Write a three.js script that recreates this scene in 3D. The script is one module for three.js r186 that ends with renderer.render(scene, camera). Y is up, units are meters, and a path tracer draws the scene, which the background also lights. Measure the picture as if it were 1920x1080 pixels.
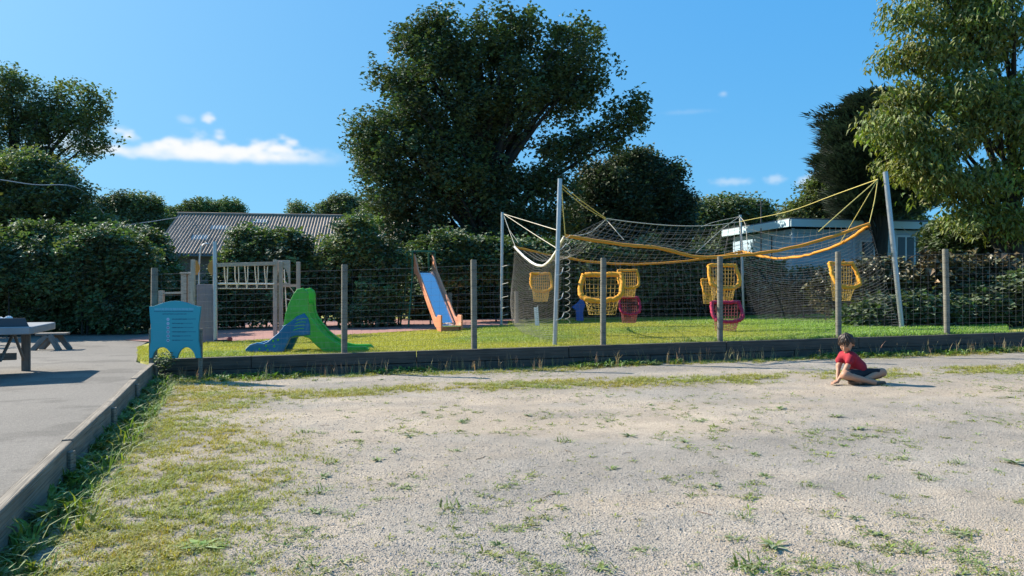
import * as THREE from 'three';
import { mergeGeometries } from 'three/addons/utils/BufferGeometryUtils.js';
import { RoundedBoxGeometry } from 'three/addons/geometries/RoundedBoxGeometry.js';

// ---------------------------------------------------------------- camera, sky, sun, exposure
const scene = new THREE.Scene();
const F = 1386, EYE = 1.2;                       // focal length in photo pixels, eye height in metres
const camera = new THREE.PerspectiveCamera(2 * Math.atan(540 / F) * 180 / Math.PI, 16 / 9, 0.05, 2000);
camera.position.set(0, EYE, 0);
camera.lookAt(0, EYE, -10);
const renderer = new THREE.WebGLRenderer({ antialias: true });
renderer.setSize(1024, 576);
renderer.toneMapping = THREE.LinearToneMapping;
renderer.toneMappingExposure = 2.05;
renderer.shadowMap.enabled = true;
const SUN_EL = 33 * Math.PI / 180, SUN_AZ = 26 * Math.PI / 180;
const toSun = new THREE.Vector3(-Math.cos(SUN_EL) * Math.cos(SUN_AZ), Math.sin(SUN_EL), -Math.cos(SUN_EL) * Math.sin(SUN_AZ));
const sun = new THREE.DirectionalLight(new THREE.Color(1, 0.92, 0.79), 5);
sun.position.copy(toSun).multiplyScalar(60).add(new THREE.Vector3(0, 0, -14));
sun.target.position.set(0, 0, -14);
sun.castShadow = true;
sun.shadow.mapSize.set(4096, 4096);
Object.assign(sun.shadow.camera, { left: -30, right: 30, top: 30, bottom: -30, near: 1, far: 140 });
scene.add(sun, sun.target);

function mulberry(a) { return () => { a |= 0; a = a + 0x6D2B79F5 | 0; let t = Math.imul(a ^ a >>> 15, 1 | a); t = t + Math.imul(t ^ t >>> 7, 61 | t) ^ t; return ((t ^ t >>> 14) >>> 0) / 4294967296; }; }
const clamp = (x, a = 0, b = 1) => Math.min(b, Math.max(a, x));
const smooth = (a, b, x) => { const t = clamp((x - a) / (b - a)); return t * t * (3 - 2 * t); };
const lerp = (a, b, t) => a + (b - a) * t;
function hash(x, y, s = 0) { let h = Math.imul(x | 0, 374761393) ^ Math.imul(y | 0, 668265263) ^ Math.imul(s | 0, 1274126177); h = Math.imul(h ^ h >>> 13, 1274126177); return ((h ^ h >>> 16) >>> 0) / 4294967296; }
function vnoise(x, y, per = 0, s = 0) {
  const xi = Math.floor(x), yi = Math.floor(y); let fx = x - xi, fy = y - yi; fx = fx * fx * (3 - 2 * fx); fy = fy * fy * (3 - 2 * fy);
  const w = per ? (v) => ((v % per) + per) % per : (v) => v;
  const a = hash(w(xi), w(yi), s), b = hash(w(xi + 1), w(yi), s), c = hash(w(xi), w(yi + 1), s), d = hash(w(xi + 1), w(yi + 1), s);
  return lerp(lerp(a, b, fx), lerp(c, d, fx), fy);
}
function fbm(x, y, oct = 4, per = 0, s = 0) { let v = 0, a = 0.5, t = 0; for (let i = 0; i < oct; i++) { v += a * vnoise(x, y, per, s + i); t += a; x *= 2; y *= 2; per *= 2; a *= 0.5; } return v / t; }

{ // clear summer sky: deeper blue overhead and away from the sun, paler near the horizon and the sun, a long low cloud and a few puffs
  const w = 3072, h = 1536, data = new Float32Array(w * h * 4);
  const dirAt = (px, py) => new THREE.Vector3((px - 960) / F, (540 - py) / F, -1).normalize();
  const ang = (v) => [Math.atan2(v.x, -v.z), Math.asin(v.y)];
  const K = 1 / F;                                                                                   // one photo pixel as an angle, roughly
  const [cA, cE] = ang(dirAt(370, 279));
  const puffs = [[390, 221, 13, 10, 0.75], [347, 225, 17, 8, 0.28], [1372, 341, 42, 8, 0.34], [1453, 336, 22, 9, 0.38], [1521, 342, 27, 14, 0.6], [1357, 176, 9, 5, 0.28], [1290, 210, 60, 4, 0.1]].map(([x, y, a, b, k]) => [...ang(dirAt(x, y)), a * K, b * K, k]);
  for (let j = 0; j < h; j++) for (let i = 0; i < w; i++) {
    const el = ((j + 0.5) / h - 0.5) * Math.PI, th = ((i + 0.5) / w - 0.5) * 2 * Math.PI;
    const x = Math.cos(el) * Math.cos(th), y = Math.sin(el), z = Math.cos(el) * Math.sin(th);
    const g = Math.acos(clamp(x * toSun.x + y * toSun.y + z * toSun.z, -1, 1)) * 57.3, e = Math.max(0, el) * 57.3;
    const t = 0.85 * Math.exp(-e / 14), s = Math.exp(-g / 27);
    let r = lerp(0.010, 0.125, t) + 0.34 * s, gg = lerp(0.150, 0.34, t) + 0.39 * s, b = lerp(0.405, 0.485, t) + 0.27 * s;
    const az = Math.atan2(x, -z);
    if (el > 0 && el < 0.6) {
      let c = 0;
      const du = (az - cA) / K, dv = (el - cE) / K;                                                   // in photo pixels from the cloud's middle
      if (Math.abs(du) < 330 && Math.abs(dv) < 60) {
        const n = fbm(du * 0.014 + 40, dv * 0.035 + 7, 5), n2 = fbm(du * 0.05 + 9, dv * 0.09, 3), body = 1 - smooth(0.5, 1, Math.abs(du + 5) / 275);
        const top = (20 + 50 * (n - 0.45) + 30 * (n2 - 0.5)) * (0.35 + 0.65 * body), bottom = -20 - 7 * n2 + du * 0.015;
        c = smooth(-4, 20, top - dv) * smooth(0, 13, dv - bottom) * body * clamp(0.15 + 1.5 * n + 0.5 * (n2 - 0.5));
      }
      for (const [pa, pe, a, bb, k] of puffs) { const q = Math.hypot((az - pa) / a, (el - pe) / bb) + 0.7 * (fbm(az * 180, el * 320, 3) - 0.5); c = Math.max(c, k * (1 - smooth(0.25, 1.15, q))); }
      c = clamp(c);
      r = lerp(r, 0.475, c); gg = lerp(gg, 0.485, c); b = lerp(b, 0.49, c);
    }
    data.set([r, gg, b, 1], (j * w + i) * 4);
  }
  const sky = new THREE.DataTexture(data, w, h, THREE.RGBAFormat, THREE.FloatType);
  sky.mapping = THREE.EquirectangularReflectionMapping; sky.magFilter = sky.minFilter = THREE.LinearFilter; sky.needsUpdate = true;
  scene.background = sky; scene.environment = sky;
}

// ---------------------------------------------------------------- helpers
const V = (x, y, z) => new THREE.Vector3(x, y, z);
const P = (px, py, d) => V((px - 960) / F * d, EYE - (py - 540) / F * d, -d);      // a point at depth d in metres
const gravelY = (x) => 0.019 * clamp(x, -12, 16), lawnY = (x) => 0.265 + 0.02 * clamp(x, -14, 18), asphaltY = (x) => 0.145 + 0.015 * clamp(x + 4.8, -12, 0);
const wallZ = (x) => -(11.15 + 0.145 * x), wallTop = (x) => 0.295 + 0.02 * x, kerbX = (z) => -1.107 + 0.3787 * z;
function onGround(px, py, fn) { let d = 10; for (let i = 0; i < 12; i++) d = (EYE - fn((px - 960) / F * d)) * F / (py - 540); const p = P(px, py, d); p.y = fn(p.x); return p; }
const used = {};
function numbered(n) { const k = used[n] = (used[n] ?? -1) + 1; return k ? `${n}_${String(k).padStart(3, '0')}` : n; }
function tag(o, label, category, group, kind) { Object.assign(o.userData, { label, category }); if (group) o.userData.group = group; if (kind) o.userData.kind = kind; return o; }
function thing(name, label, category, pos = V(0, 0, 0), group) { const o = new THREE.Group(); o.name = numbered(name); o.position.copy(pos); scene.add(o); return tag(o, label, category, group); }
function mesh(name, g, m, parent) { const o = new THREE.Mesh(g, m); o.name = name; o.castShadow = o.receiveShadow = true; parent?.add(o); return o; }
// a part built in world coordinates, hung under a thing (or under a part of that thing)
function part(name, g, m, parent, kind) { let p = parent; const off = V(0, 0, 0); while (p && p !== scene) { off.add(p.position); p = p.parent; } g.translate(-off.x, -off.y, -off.z); const o = mesh(name, g, m, parent); if (kind) o.userData.kind = kind; return o; }
function merge(list) { return mergeGeometries(list.map((g) => { const q = g.index ? g.toNonIndexed() : g; for (const k of Object.keys(q.attributes)) if (!['position', 'normal', 'uv'].includes(k)) q.deleteAttribute(k); return q; })); }
function tube(pts, r, n = 6, closed = false) {
  const m = pts.length, pos = [], nor = [], uv = [], idx = []; let N = null, len = 0;
  for (let i = 0; i < m; i++) {
    const T = closed ? pts[(i + 1) % m].clone().sub(pts[(i + m - 1) % m]) : pts[Math.min(m - 1, i + 1)].clone().sub(pts[Math.max(0, i - 1)]); T.normalize();
    if (!N) N = Math.abs(T.y) < 0.9 ? V(0, 1, 0) : V(1, 0, 0);
    N = N.clone().addScaledVector(T, -N.dot(T)); if (N.lengthSq() < 1e-6) N = V(T.y, T.z, T.x).addScaledVector(T, -(T.x * T.y + T.y * T.z + T.z * T.x)); N.normalize();
    const B = T.clone().cross(N), R = typeof r === 'function' ? r(i / (m - 1)) : r; if (i) len += pts[i].distanceTo(pts[i - 1]);
    for (let k = 0; k <= n; k++) { const a = k / n * 2 * Math.PI, q = N.clone().multiplyScalar(Math.cos(a)).addScaledVector(B, Math.sin(a)); nor.push(q.x, q.y, q.z); pos.push(pts[i].x + q.x * R, pts[i].y + q.y * R, pts[i].z + q.z * R); uv.push(k / n * 6.28 * R, len); }
  }
  const rows = closed ? m : m - 1;
  for (let i = 0; i < rows; i++) for (let k = 0; k < n; k++) { const a = i * (n + 1) + k, b = ((i + 1) % m) * (n + 1) + k; idx.push(a, a + 1, b, b, a + 1, b + 1); }
  if (!closed && n > 3) for (const [i, f] of [[0, 1], [m - 1, 0]]) for (let k = 1; k < n - 1; k++) { const a = i * (n + 1); f ? idx.push(a, a + k + 1, a + k) : idx.push(a, a + k, a + k + 1); }
  const g = new THREE.BufferGeometry();
  g.setAttribute('position', new THREE.Float32BufferAttribute(pos, 3)); g.setAttribute('normal', new THREE.Float32BufferAttribute(nor, 3)); g.setAttribute('uv', new THREE.Float32BufferAttribute(uv, 2)); g.setIndex(idx);
  return g;
}
const spline = (pts, n) => new THREE.CatmullRomCurve3(pts).getPoints(n);
// box of size w,h,d with rounded edges and uv in metres, centred
function box(w, h, d, r = 0.006) {
  const g = new RoundedBoxGeometry(w, h, d, 1, Math.min(r, w / 2.1, h / 2.1, d / 2.1)), p = g.attributes.position, n = g.attributes.normal, uv = g.attributes.uv;
  for (let i = 0; i < p.count; i++) { const ax = Math.abs(n.getX(i)), ay = Math.abs(n.getY(i)), az = Math.abs(n.getZ(i)); if (ax > ay && ax > az) uv.setXY(i, p.getZ(i), p.getY(i)); else if (ay > az) uv.setXY(i, p.getX(i), p.getZ(i)); else uv.setXY(i, p.getX(i), p.getY(i)); }
  return g;
}
// beam from a to b: w across, h upwards
function beam(a, b, w, h, r = 0.006, up = V(0, 1, 0)) {
  const L = a.distanceTo(b), g = box(L, h, w, r), x = b.clone().sub(a).normalize(), z = x.clone().cross(up).normalize(), y = z.clone().cross(x);
  const m = new THREE.Matrix4().makeBasis(x, y, z); m.setPosition(a.clone().add(b).multiplyScalar(0.5)); return g.applyMatrix4(m);
}
function extrude(pts, depth, bevel = 0.01, holes = []) {
  const s = new THREE.Shape(pts.map(([x, y]) => new THREE.Vector2(x, y))); for (const h of holes) s.holes.push(new THREE.Path(h.map(([x, y]) => new THREE.Vector2(x, y))));
  return new THREE.ExtrudeGeometry(s, { depth: depth - 2 * bevel, bevelEnabled: bevel > 0, bevelSize: bevel, bevelThickness: bevel, bevelSegments: 2, curveSegments: 12, steps: 1 }).translate(0, 0, bevel - depth / 2);
}
const toSrgb = (c) => 255 * (c <= 0.0031308 ? 12.92 * c : 1.055 * Math.pow(c, 1 / 2.4) - 0.055);
function tex(n, fn, rx = 1, ry = rx, srgb = true) {           // fn(u,v in pixels) -> [r,g,b] linear
  const d = new Uint8Array(n * n * 4);
  for (let j = 0; j < n; j++) for (let i = 0; i < n; i++) { const c = fn(i, j); for (let k = 0; k < 3; k++) d[(j * n + i) * 4 + k] = srgb ? toSrgb(clamp(c[k])) : 255 * clamp(c[k]); d[(j * n + i) * 4 + 3] = 255; }
  const t = new THREE.DataTexture(d, n, n); t.wrapS = t.wrapT = THREE.RepeatWrapping; t.magFilter = THREE.LinearFilter; t.minFilter = THREE.LinearMipmapLinearFilter; t.generateMipmaps = true; t.repeat.set(rx, ry); if (srgb) t.colorSpace = THREE.SRGBColorSpace; t.needsUpdate = true; return t;
}
const lin = (r, g, b) => new THREE.Color().setRGB(r, g, b);
const std = (c, roughness = 0.8, o = {}) => new THREE.MeshStandardMaterial({ color: c, roughness, side: THREE.DoubleSide, ...o });
const grey = (fn) => (i, j) => { const v = fn(i, j); return [v, v, v]; };

// ---------------------------------------------------------------- materials
const N1 = 256;
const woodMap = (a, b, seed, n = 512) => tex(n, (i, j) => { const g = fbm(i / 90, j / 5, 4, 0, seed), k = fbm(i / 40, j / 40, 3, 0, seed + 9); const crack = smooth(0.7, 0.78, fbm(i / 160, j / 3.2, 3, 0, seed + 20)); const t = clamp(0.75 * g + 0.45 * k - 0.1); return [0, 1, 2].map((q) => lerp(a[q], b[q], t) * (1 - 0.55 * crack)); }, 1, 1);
const woodBump = tex(512, grey((i, j) => fbm(i / 90, j / 4, 4, 0, 3)), 1, 1, false);
const M = {
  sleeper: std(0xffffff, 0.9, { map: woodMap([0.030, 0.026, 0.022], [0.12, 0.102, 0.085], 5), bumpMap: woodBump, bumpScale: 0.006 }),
  kerb: std(0xffffff, 0.9, { map: woodMap([0.10, 0.082, 0.062], [0.33, 0.28, 0.22], 11), bumpMap: woodBump, bumpScale: 0.006 }),
  post: std(0xffffff, 0.9, { map: woodMap([0.10, 0.095, 0.075], [0.27, 0.25, 0.20], 17), bumpMap: woodBump, bumpScale: 0.004 }),
  paleWood: std(0xffffff, 0.8, { map: woodMap([0.26, 0.22, 0.18], [0.50, 0.44, 0.37], 23), bumpMap: woodBump, bumpScale: 0.003 }),
  tableWood: std(0xffffff, 0.85, { map: woodMap([0.10, 0.09, 0.08], [0.24, 0.21, 0.18], 31), bumpMap: woodBump, bumpScale: 0.003 }),
  steel: std(lin(0.42, 0.44, 0.46), 0.48, { metalness: 0.75, roughnessMap: tex(N1, grey((i, j) => 0.55 + 0.45 * fbm(i / 20, j / 20, 4, 0, 2)), 1, 1, false) }),
  wire: std(lin(0.16, 0.165, 0.17), 0.6, { metalness: 0.4 }),
  rope: std(lin(0.55, 0.50, 0.40), 0.9), yellowRope: std(lin(0.55, 0.46, 0.14), 0.85), orangeRope: std(lin(0.62, 0.25, 0.022), 0.85), whiteRope: std(lin(0.66, 0.63, 0.55), 0.85),
  net: std(lin(0.10, 0.105, 0.115), 0.85), paleNet: std(lin(0.17, 0.16, 0.14), 0.9),
  basketYellow: std(lin(0.68, 0.30, 0.018), 0.85), basketNet: std(lin(0.55, 0.36, 0.09), 0.9), basketRed: std(lin(0.38, 0.014, 0.06), 0.85), basketRedNet: std(lin(0.36, 0.10, 0.10), 0.9),
  white: std(lin(0.72, 0.72, 0.70), 0.7), bark: std(0xb0b0b0, 0.95, { map: tex(N1, (i, j) => { const v = fbm(i / 6, j / 30, 4, 0, 41); return [0.03 + 0.09 * v, 0.027 + 0.075 * v, 0.022 + 0.06 * v]; }, 1, 0.5) }),
};
// ---------------------------------------------------------------- ground
const S = (o) => { o.userData.kind = 'structure'; return o; };
const stuff = (o, label, category) => { o.userData.label = label; o.userData.category = category; o.userData.kind = 'stuff'; return o; };
// grid sheet; inside(x,z) keeps a cell; uv in metres
function sheet(x0, x1, z0, z1, step, yf, inside, colorf) {
  const nx = Math.round((x1 - x0) / step), nz = Math.round((z1 - z0) / step), pos = [], uv = [], col = [], idx = [];
  for (let j = 0; j <= nz; j++) for (let i = 0; i <= nx; i++) { const x = lerp(x0, x1, i / nx), z = lerp(z0, z1, j / nz); pos.push(x, yf(x, z), z); uv.push(x, z); if (colorf) col.push(...colorf(x, z)); }
  for (let j = 0; j < nz; j++) for (let i = 0; i < nx; i++) { if (inside && !inside(lerp(x0, x1, (i + 0.5) / nx), lerp(z0, z1, (j + 0.5) / nz))) continue; const a = j * (nx + 1) + i, b = a + nx + 1; idx.push(a, b, a + 1, b, b + 1, a + 1); }
  const g = new THREE.BufferGeometry(); g.setAttribute('position', new THREE.Float32BufferAttribute(pos, 3)); g.setAttribute('uv', new THREE.Float32BufferAttribute(uv, 2)); if (colorf) g.setAttribute('color', new THREE.Float32BufferAttribute(col, 3)); g.setIndex(idx); g.computeVertexNormals(); return g;
}
const poly = (pts, yf) => { const g = new THREE.ShapeGeometry(new THREE.Shape(pts.map(([x, z]) => new THREE.Vector2(x, -z)))); g.rotateX(-Math.PI / 2); const p = g.attributes.position, u = g.attributes.uv; for (let i = 0; i < p.count; i++) { p.setY(i, yf(p.getX(i), p.getZ(i))); u.setXY(i, p.getX(i), p.getZ(i)); } g.computeVertexNormals(); return g; };

const earth = std(0xffffff, 1, { map: tex(512, (i, j) => { const v = fbm(i / 64, j / 64, 5, 8, 71); return [0.05 + 0.06 * v, 0.06 + 0.07 * v, 0.025 + 0.03 * v]; }, 0.2) });
S(mesh('ground', sheet(-300, 300, -500, 100, 10, (x, z) => Math.abs(x) < 25 && z > -45 ? -0.35 : -0.1, null), earth, scene));

const stoneTex = (a, b, dark, scale, seed) => tex(1024, (i, j) => {
  const n = fbm(i / 128, j / 128, 4, 8, seed), f = hash(i, j, seed), m = vnoise(i / 4, j / 4, 256, seed + 3), m2 = vnoise(i / 7, j / 7, 0, seed + 4);
  let t = 0.30 * n + 0.28 * f + 0.42 * m; const dk = smooth(0.72, 0.9, m2 * 0.6 + f * 0.4) * dark, lt = smooth(0.78, 0.95, m * 0.6 + hash(i >> 1, j >> 1, seed + 8) * 0.4) * 0.5;
  return [0, 1, 2].map((q) => lerp(a[q], b[q], t) * (1 - dk) * (1 + lt));
}, scale);
const stoneBump = (seed, scale) => tex(1024, grey((i, j) => 0.45 * vnoise(i / 3.4, j / 3.4, 0, seed) + 0.3 * hash(i >> 1, j >> 1, seed) + 0.18 * vnoise(i / 9, j / 9, 0, seed + 1) + 0.2 * fbm(i / 40, j / 40, 3, 0, seed + 2)), scale, scale, false);
const wallDist = (x, z) => (z - wallZ(x)) / Math.hypot(1, 0.145), kerbDist = (x, z) => (x - kerbX(z)) / Math.hypot(1, 0.3787);
const bump = (x, z) => 0.022 * (fbm(x * 0.9 + 5, z * 0.9, 3) - 0.5) + 0.012 * (fbm(x * 4, z * 4, 3, 0, 6) - 0.5) + 0.005 * (vnoise(x * 14, z * 14, 0, 9) - 0.5);
// how much grass grows at a place on the gravel yard
function yardGrass(x, z) {
  const w = wallDist(x, z), k = kerbDist(x, z); if (w < 0.02 || k < 0.02) return 0;
  const n = fbm(x * 1.1 + 3, z * 1.1, 4, 0, 12), n2 = fbm(x * 3.3, z * 3.3, 3, 0, 15), far = smooth(-3, -6.5, z);
  let g = (1 - smooth(0.25 + 0.7 * n, 1.0 + 1.35 * n + 0.25 * far, k)) * (0.35 + 0.9 * n2);
  g = Math.max(g, (1 - smooth(0.15 + 0.5 * n, 0.35 + 0.9 * n, w)) * smooth(0.22, 0.46, n2 + (x < -1.2 || x > 3.5 ? 0.25 : 0.1)));
  const mid = 2.0 + 0.5 * (n - 0.5) + 0.05 * Math.max(0, x) - 0.2 * smooth(-2, -4, x);
  g = Math.max(g, (1 - smooth(0.15, 0.75, Math.abs(w - mid))) * smooth(0.36, 0.58, n * 0.6 + n2 * 0.4 + 0.09 * smooth(0, -3, x) + 0.11 * smooth(4, 6.5, x)));
  return clamp(g);
}
const gravelMat = std(0xffffff, 0.95, { vertexColors: true, map: stoneTex([0.172, 0.152, 0.128], [0.485, 0.432, 0.368], 0.62, 0.55, 101), bumpMap: stoneBump(105, 0.55), bumpScale: 0.009 });
S(mesh('gravel_yard', sheet(-6.4, 15, -14.2, 3, 0.05, (x, z) => gravelY(x) + bump(x, z), (x, z) => wallDist(x, z) > -0.3 && kerbDist(x, z) > -0.3, (x, z) => {
  const m3 = fbm(x * 0.9 + 30, z * 1.6, 4, 0, 38), n = smooth(0.30, 0.70, 0.55 * fbm(x * 0.55 + 8, z * 0.75 + 2, 4, 0, 31) + 0.45 * fbm(x * 1.9, z * 3.2, 4, 0, 35)), f = 0.9 + 0.2 * fbm(x * 5, z * 5, 3, 0, 33), near = 0;
  const sand = [1.14, 1.03, 0.90], stone = [0.86, 0.845, 0.82], g = yardGrass(x, z) * 0.6, soil = [0.62, 0.58, 0.42];
  return [0, 1, 2].map((q) => lerp(lerp(stone[q], sand[q], n), soil[q], g) * f * (0.8 + 0.4 * m3));
}), gravelMat, scene));

// asphalt left of the timber kerb
const asphaltMat = std(0xffffff, 0.92, { map: tex(1024, (i, j) => { const n = fbm(i / 128, j / 128, 6, 8, 131), st = smooth(0.56, 0.72, fbm(i / 64 + 3, j / 40, 5, 0, 137)), f = hash(i, j, 131), k = (0.72 + 0.4 * n + 0.42 * (f - 0.5)) * (1 - 0.28 * st); return [0.172 * k, 0.154 * k, 0.133 * k]; }, 0.11), bumpMap: stoneBump(135, 0.6), bumpScale: 0.004 });
const lawnLeft = [[-4.97, -10.2], [-5.35, -10.6], [-6.9, -13.6]];
S(mesh('asphalt_yard', poly([[-0.02, 3], [-1.107 - 0.04, 0], [-5.03, -10.2], [-5.4, -10.62], [-7.0, -13.9], [-7.4, -15], [-8.0, -19], [-24, -19], [-24, 3]], asphaltY), asphaltMat, scene));

// lawn and rubber play surface
const lawnMat = std(0xffffff, 1, { map: tex(512, (i, j) => { const v = fbm(i / 32, j / 32, 5, 16, 151), f = hash(i, j, 5); return [0.24 + 0.14 * v + 0.05 * f, 0.225 + 0.12 * v + 0.05 * f, 0.04 + 0.03 * v]; }, 0.5) });
const rubberEdge = (x) => -(14.25 + (x + 5.7) * 0.70);
S(mesh('lawn', poly([[-5.4, wallZ(-5.4) - 0.02], [15, wallZ(15) - 0.02], [22, -30], [-7.6, -30], [-7.3, -15.2], [-6.95, -13.9]], (x, z) => lawnY(x) + (z > -13 && x < -5 ? -0.1 * smooth(-4.9, -5.6, x) : 0)), lawnMat, scene));
const rubberMat = std(0xffffff, 0.95, { map: tex(512, (i, j) => { const v = fbm(i / 50, j / 50, 4, 0, 161), f = hash(i, j, 8); return [0.24 + 0.08 * v + 0.05 * f, 0.105 + 0.05 * v + 0.04 * f, 0.085 + 0.04 * v + 0.04 * f]; }, 0.6) });
S(mesh('rubber_surface', poly([[-6.6, -14.3], [-5.7, rubberEdge(-5.7)], [-3.7, rubberEdge(-3.7)], [-2.0, -17.1], [-0.6, -17.7], [0.4, -18.4], [0, -24], [-9, -24], [-8.2, -15.6]], (x) => lawnY(x) + 0.006), rubberMat, scene));

// ---------------------------------------------------------------- grass, pebbles, weeds
function blades(n, h, spread, w, seed, lean = 0.5) {
  const r = mulberry(seed), pos = [], col = [];
  for (let i = 0; i < n; i++) {
    const a = r() * 6.283, q = spread * Math.sqrt(r()), x = Math.cos(a) * q, z = Math.sin(a) * q, b = r() * 6.283, H = h * (0.5 + 0.7 * r()), L = lean * H * (0.3 + r()), dx = Math.cos(b), dz = Math.sin(b), ww = w * (0.6 + 0.6 * r());
    const p = [[x - dz * ww, 0, z + dx * ww], [x + dz * ww, 0, z - dx * ww], [x + dx * L * 0.35 - dz * ww * 0.8, H * 0.62, z + dz * L * 0.35 + dx * ww * 0.8], [x + dx * L * 0.35 + dz * ww * 0.8, H * 0.62, z + dz * L * 0.35 - dx * ww * 0.8], [x + dx * L, H * (1 - 0.15 * lean), z + dz * L]];
    const t = 0.75 + 0.5 * r(), c = [t * (0.9 + 0.3 * r()), t, t * (0.8 + 0.3 * r())];
    for (const k of [0, 1, 2, 2, 1, 3, 2, 3, 4]) { pos.push(...p[k]); col.push(...c); }
  }
  const g = new THREE.BufferGeometry(); g.setAttribute('position', new THREE.Float32BufferAttribute(pos, 3)); g.setAttribute('color', new THREE.Float32BufferAttribute(col, 3)); g.computeVertexNormals(); return g;
}
function leafyWeed(n, L, w, seed, upright = 0.6) {             // rosette of broad leaves
  const r = mulberry(seed), pos = [], col = [];
  for (let i = 0; i < n; i++) {
    const b = r() * 6.283, el = upright * (0.3 + r()) , l = L * (0.5 + 0.7 * r()), ww = w * l / L * (0.7 + 0.6 * r()), dx = Math.cos(b), dz = Math.sin(b), y0 = r() * L * 0.5 * upright;
    const at = (t, s) => { const rr = l * t * Math.cos(el * (1 - 0.5 * t)), yy = y0 * Math.min(1, t * 4) + l * t * Math.sin(el) * (1 - 0.45 * t); return [dx * rr - dz * s * ww, Math.max(0, yy) + Math.abs(s) * ww * 0.35, dz * rr + dx * s * ww]; };
    const p = [at(0, 0), at(0.45, -1), at(0.45, 0), at(0.45, 1), at(1, 0)], t = 0.7 + 0.6 * r(), c = [t * (0.85 + 0.35 * r()), t, t * 0.9];
    for (const k of [0, 2, 1, 0, 3, 2, 1, 2, 4, 2, 3, 4]) { pos.push(...p[k]); col.push(...c); }
  }
  const g = new THREE.BufferGeometry(); g.setAttribute('position', new THREE.Float32BufferAttribute(pos, 3)); g.setAttribute('color', new THREE.Float32BufferAttribute(col, 3)); g.computeVertexNormals(); return g;
}
const leafMat = (c, o = {}) => new THREE.MeshPhysicalMaterial({ color: c, roughness: 0.85, clearcoat: o.gloss ?? 0, clearcoatRoughness: 0.38, thickness: 0, side: THREE.DoubleSide, vertexColors: true, transmission: o.transmission ?? 0.35 });
const grassMat = leafMat(lin(0.31, 0.315, 0.036), { transmission: 0.5 }), weedMat = leafMat(lin(0.15, 0.225, 0.024), { transmission: 0.48 }), dryMat = leafMat(lin(0.38, 0.31, 0.17));
function scatter(name, geom, mat, list, label, category) {     // list of [x,y,z,scale,tint rgb,tilt]
  const o = new THREE.InstancedMesh(geom, mat, list.length), m = new THREE.Matrix4(), q = new THREE.Quaternion(), e = new THREE.Euler(), c = new THREE.Color(), r = mulberry(list.length + 7);
  list.forEach(([x, y, z, s, t, tilt = 0.25, sy = 1], i) => { e.set((r() - 0.5) * tilt, r() * 6.283, (r() - 0.5) * tilt); m.compose(V(x, y, z), q.setFromEuler(e), V(s, s * sy, s)); o.setMatrixAt(i, m); o.setColorAt(i, c.setRGB(...t)); });
  o.name = name; o.castShadow = o.receiveShadow = true; scene.add(o); return stuff(o, label, category);
}
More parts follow.
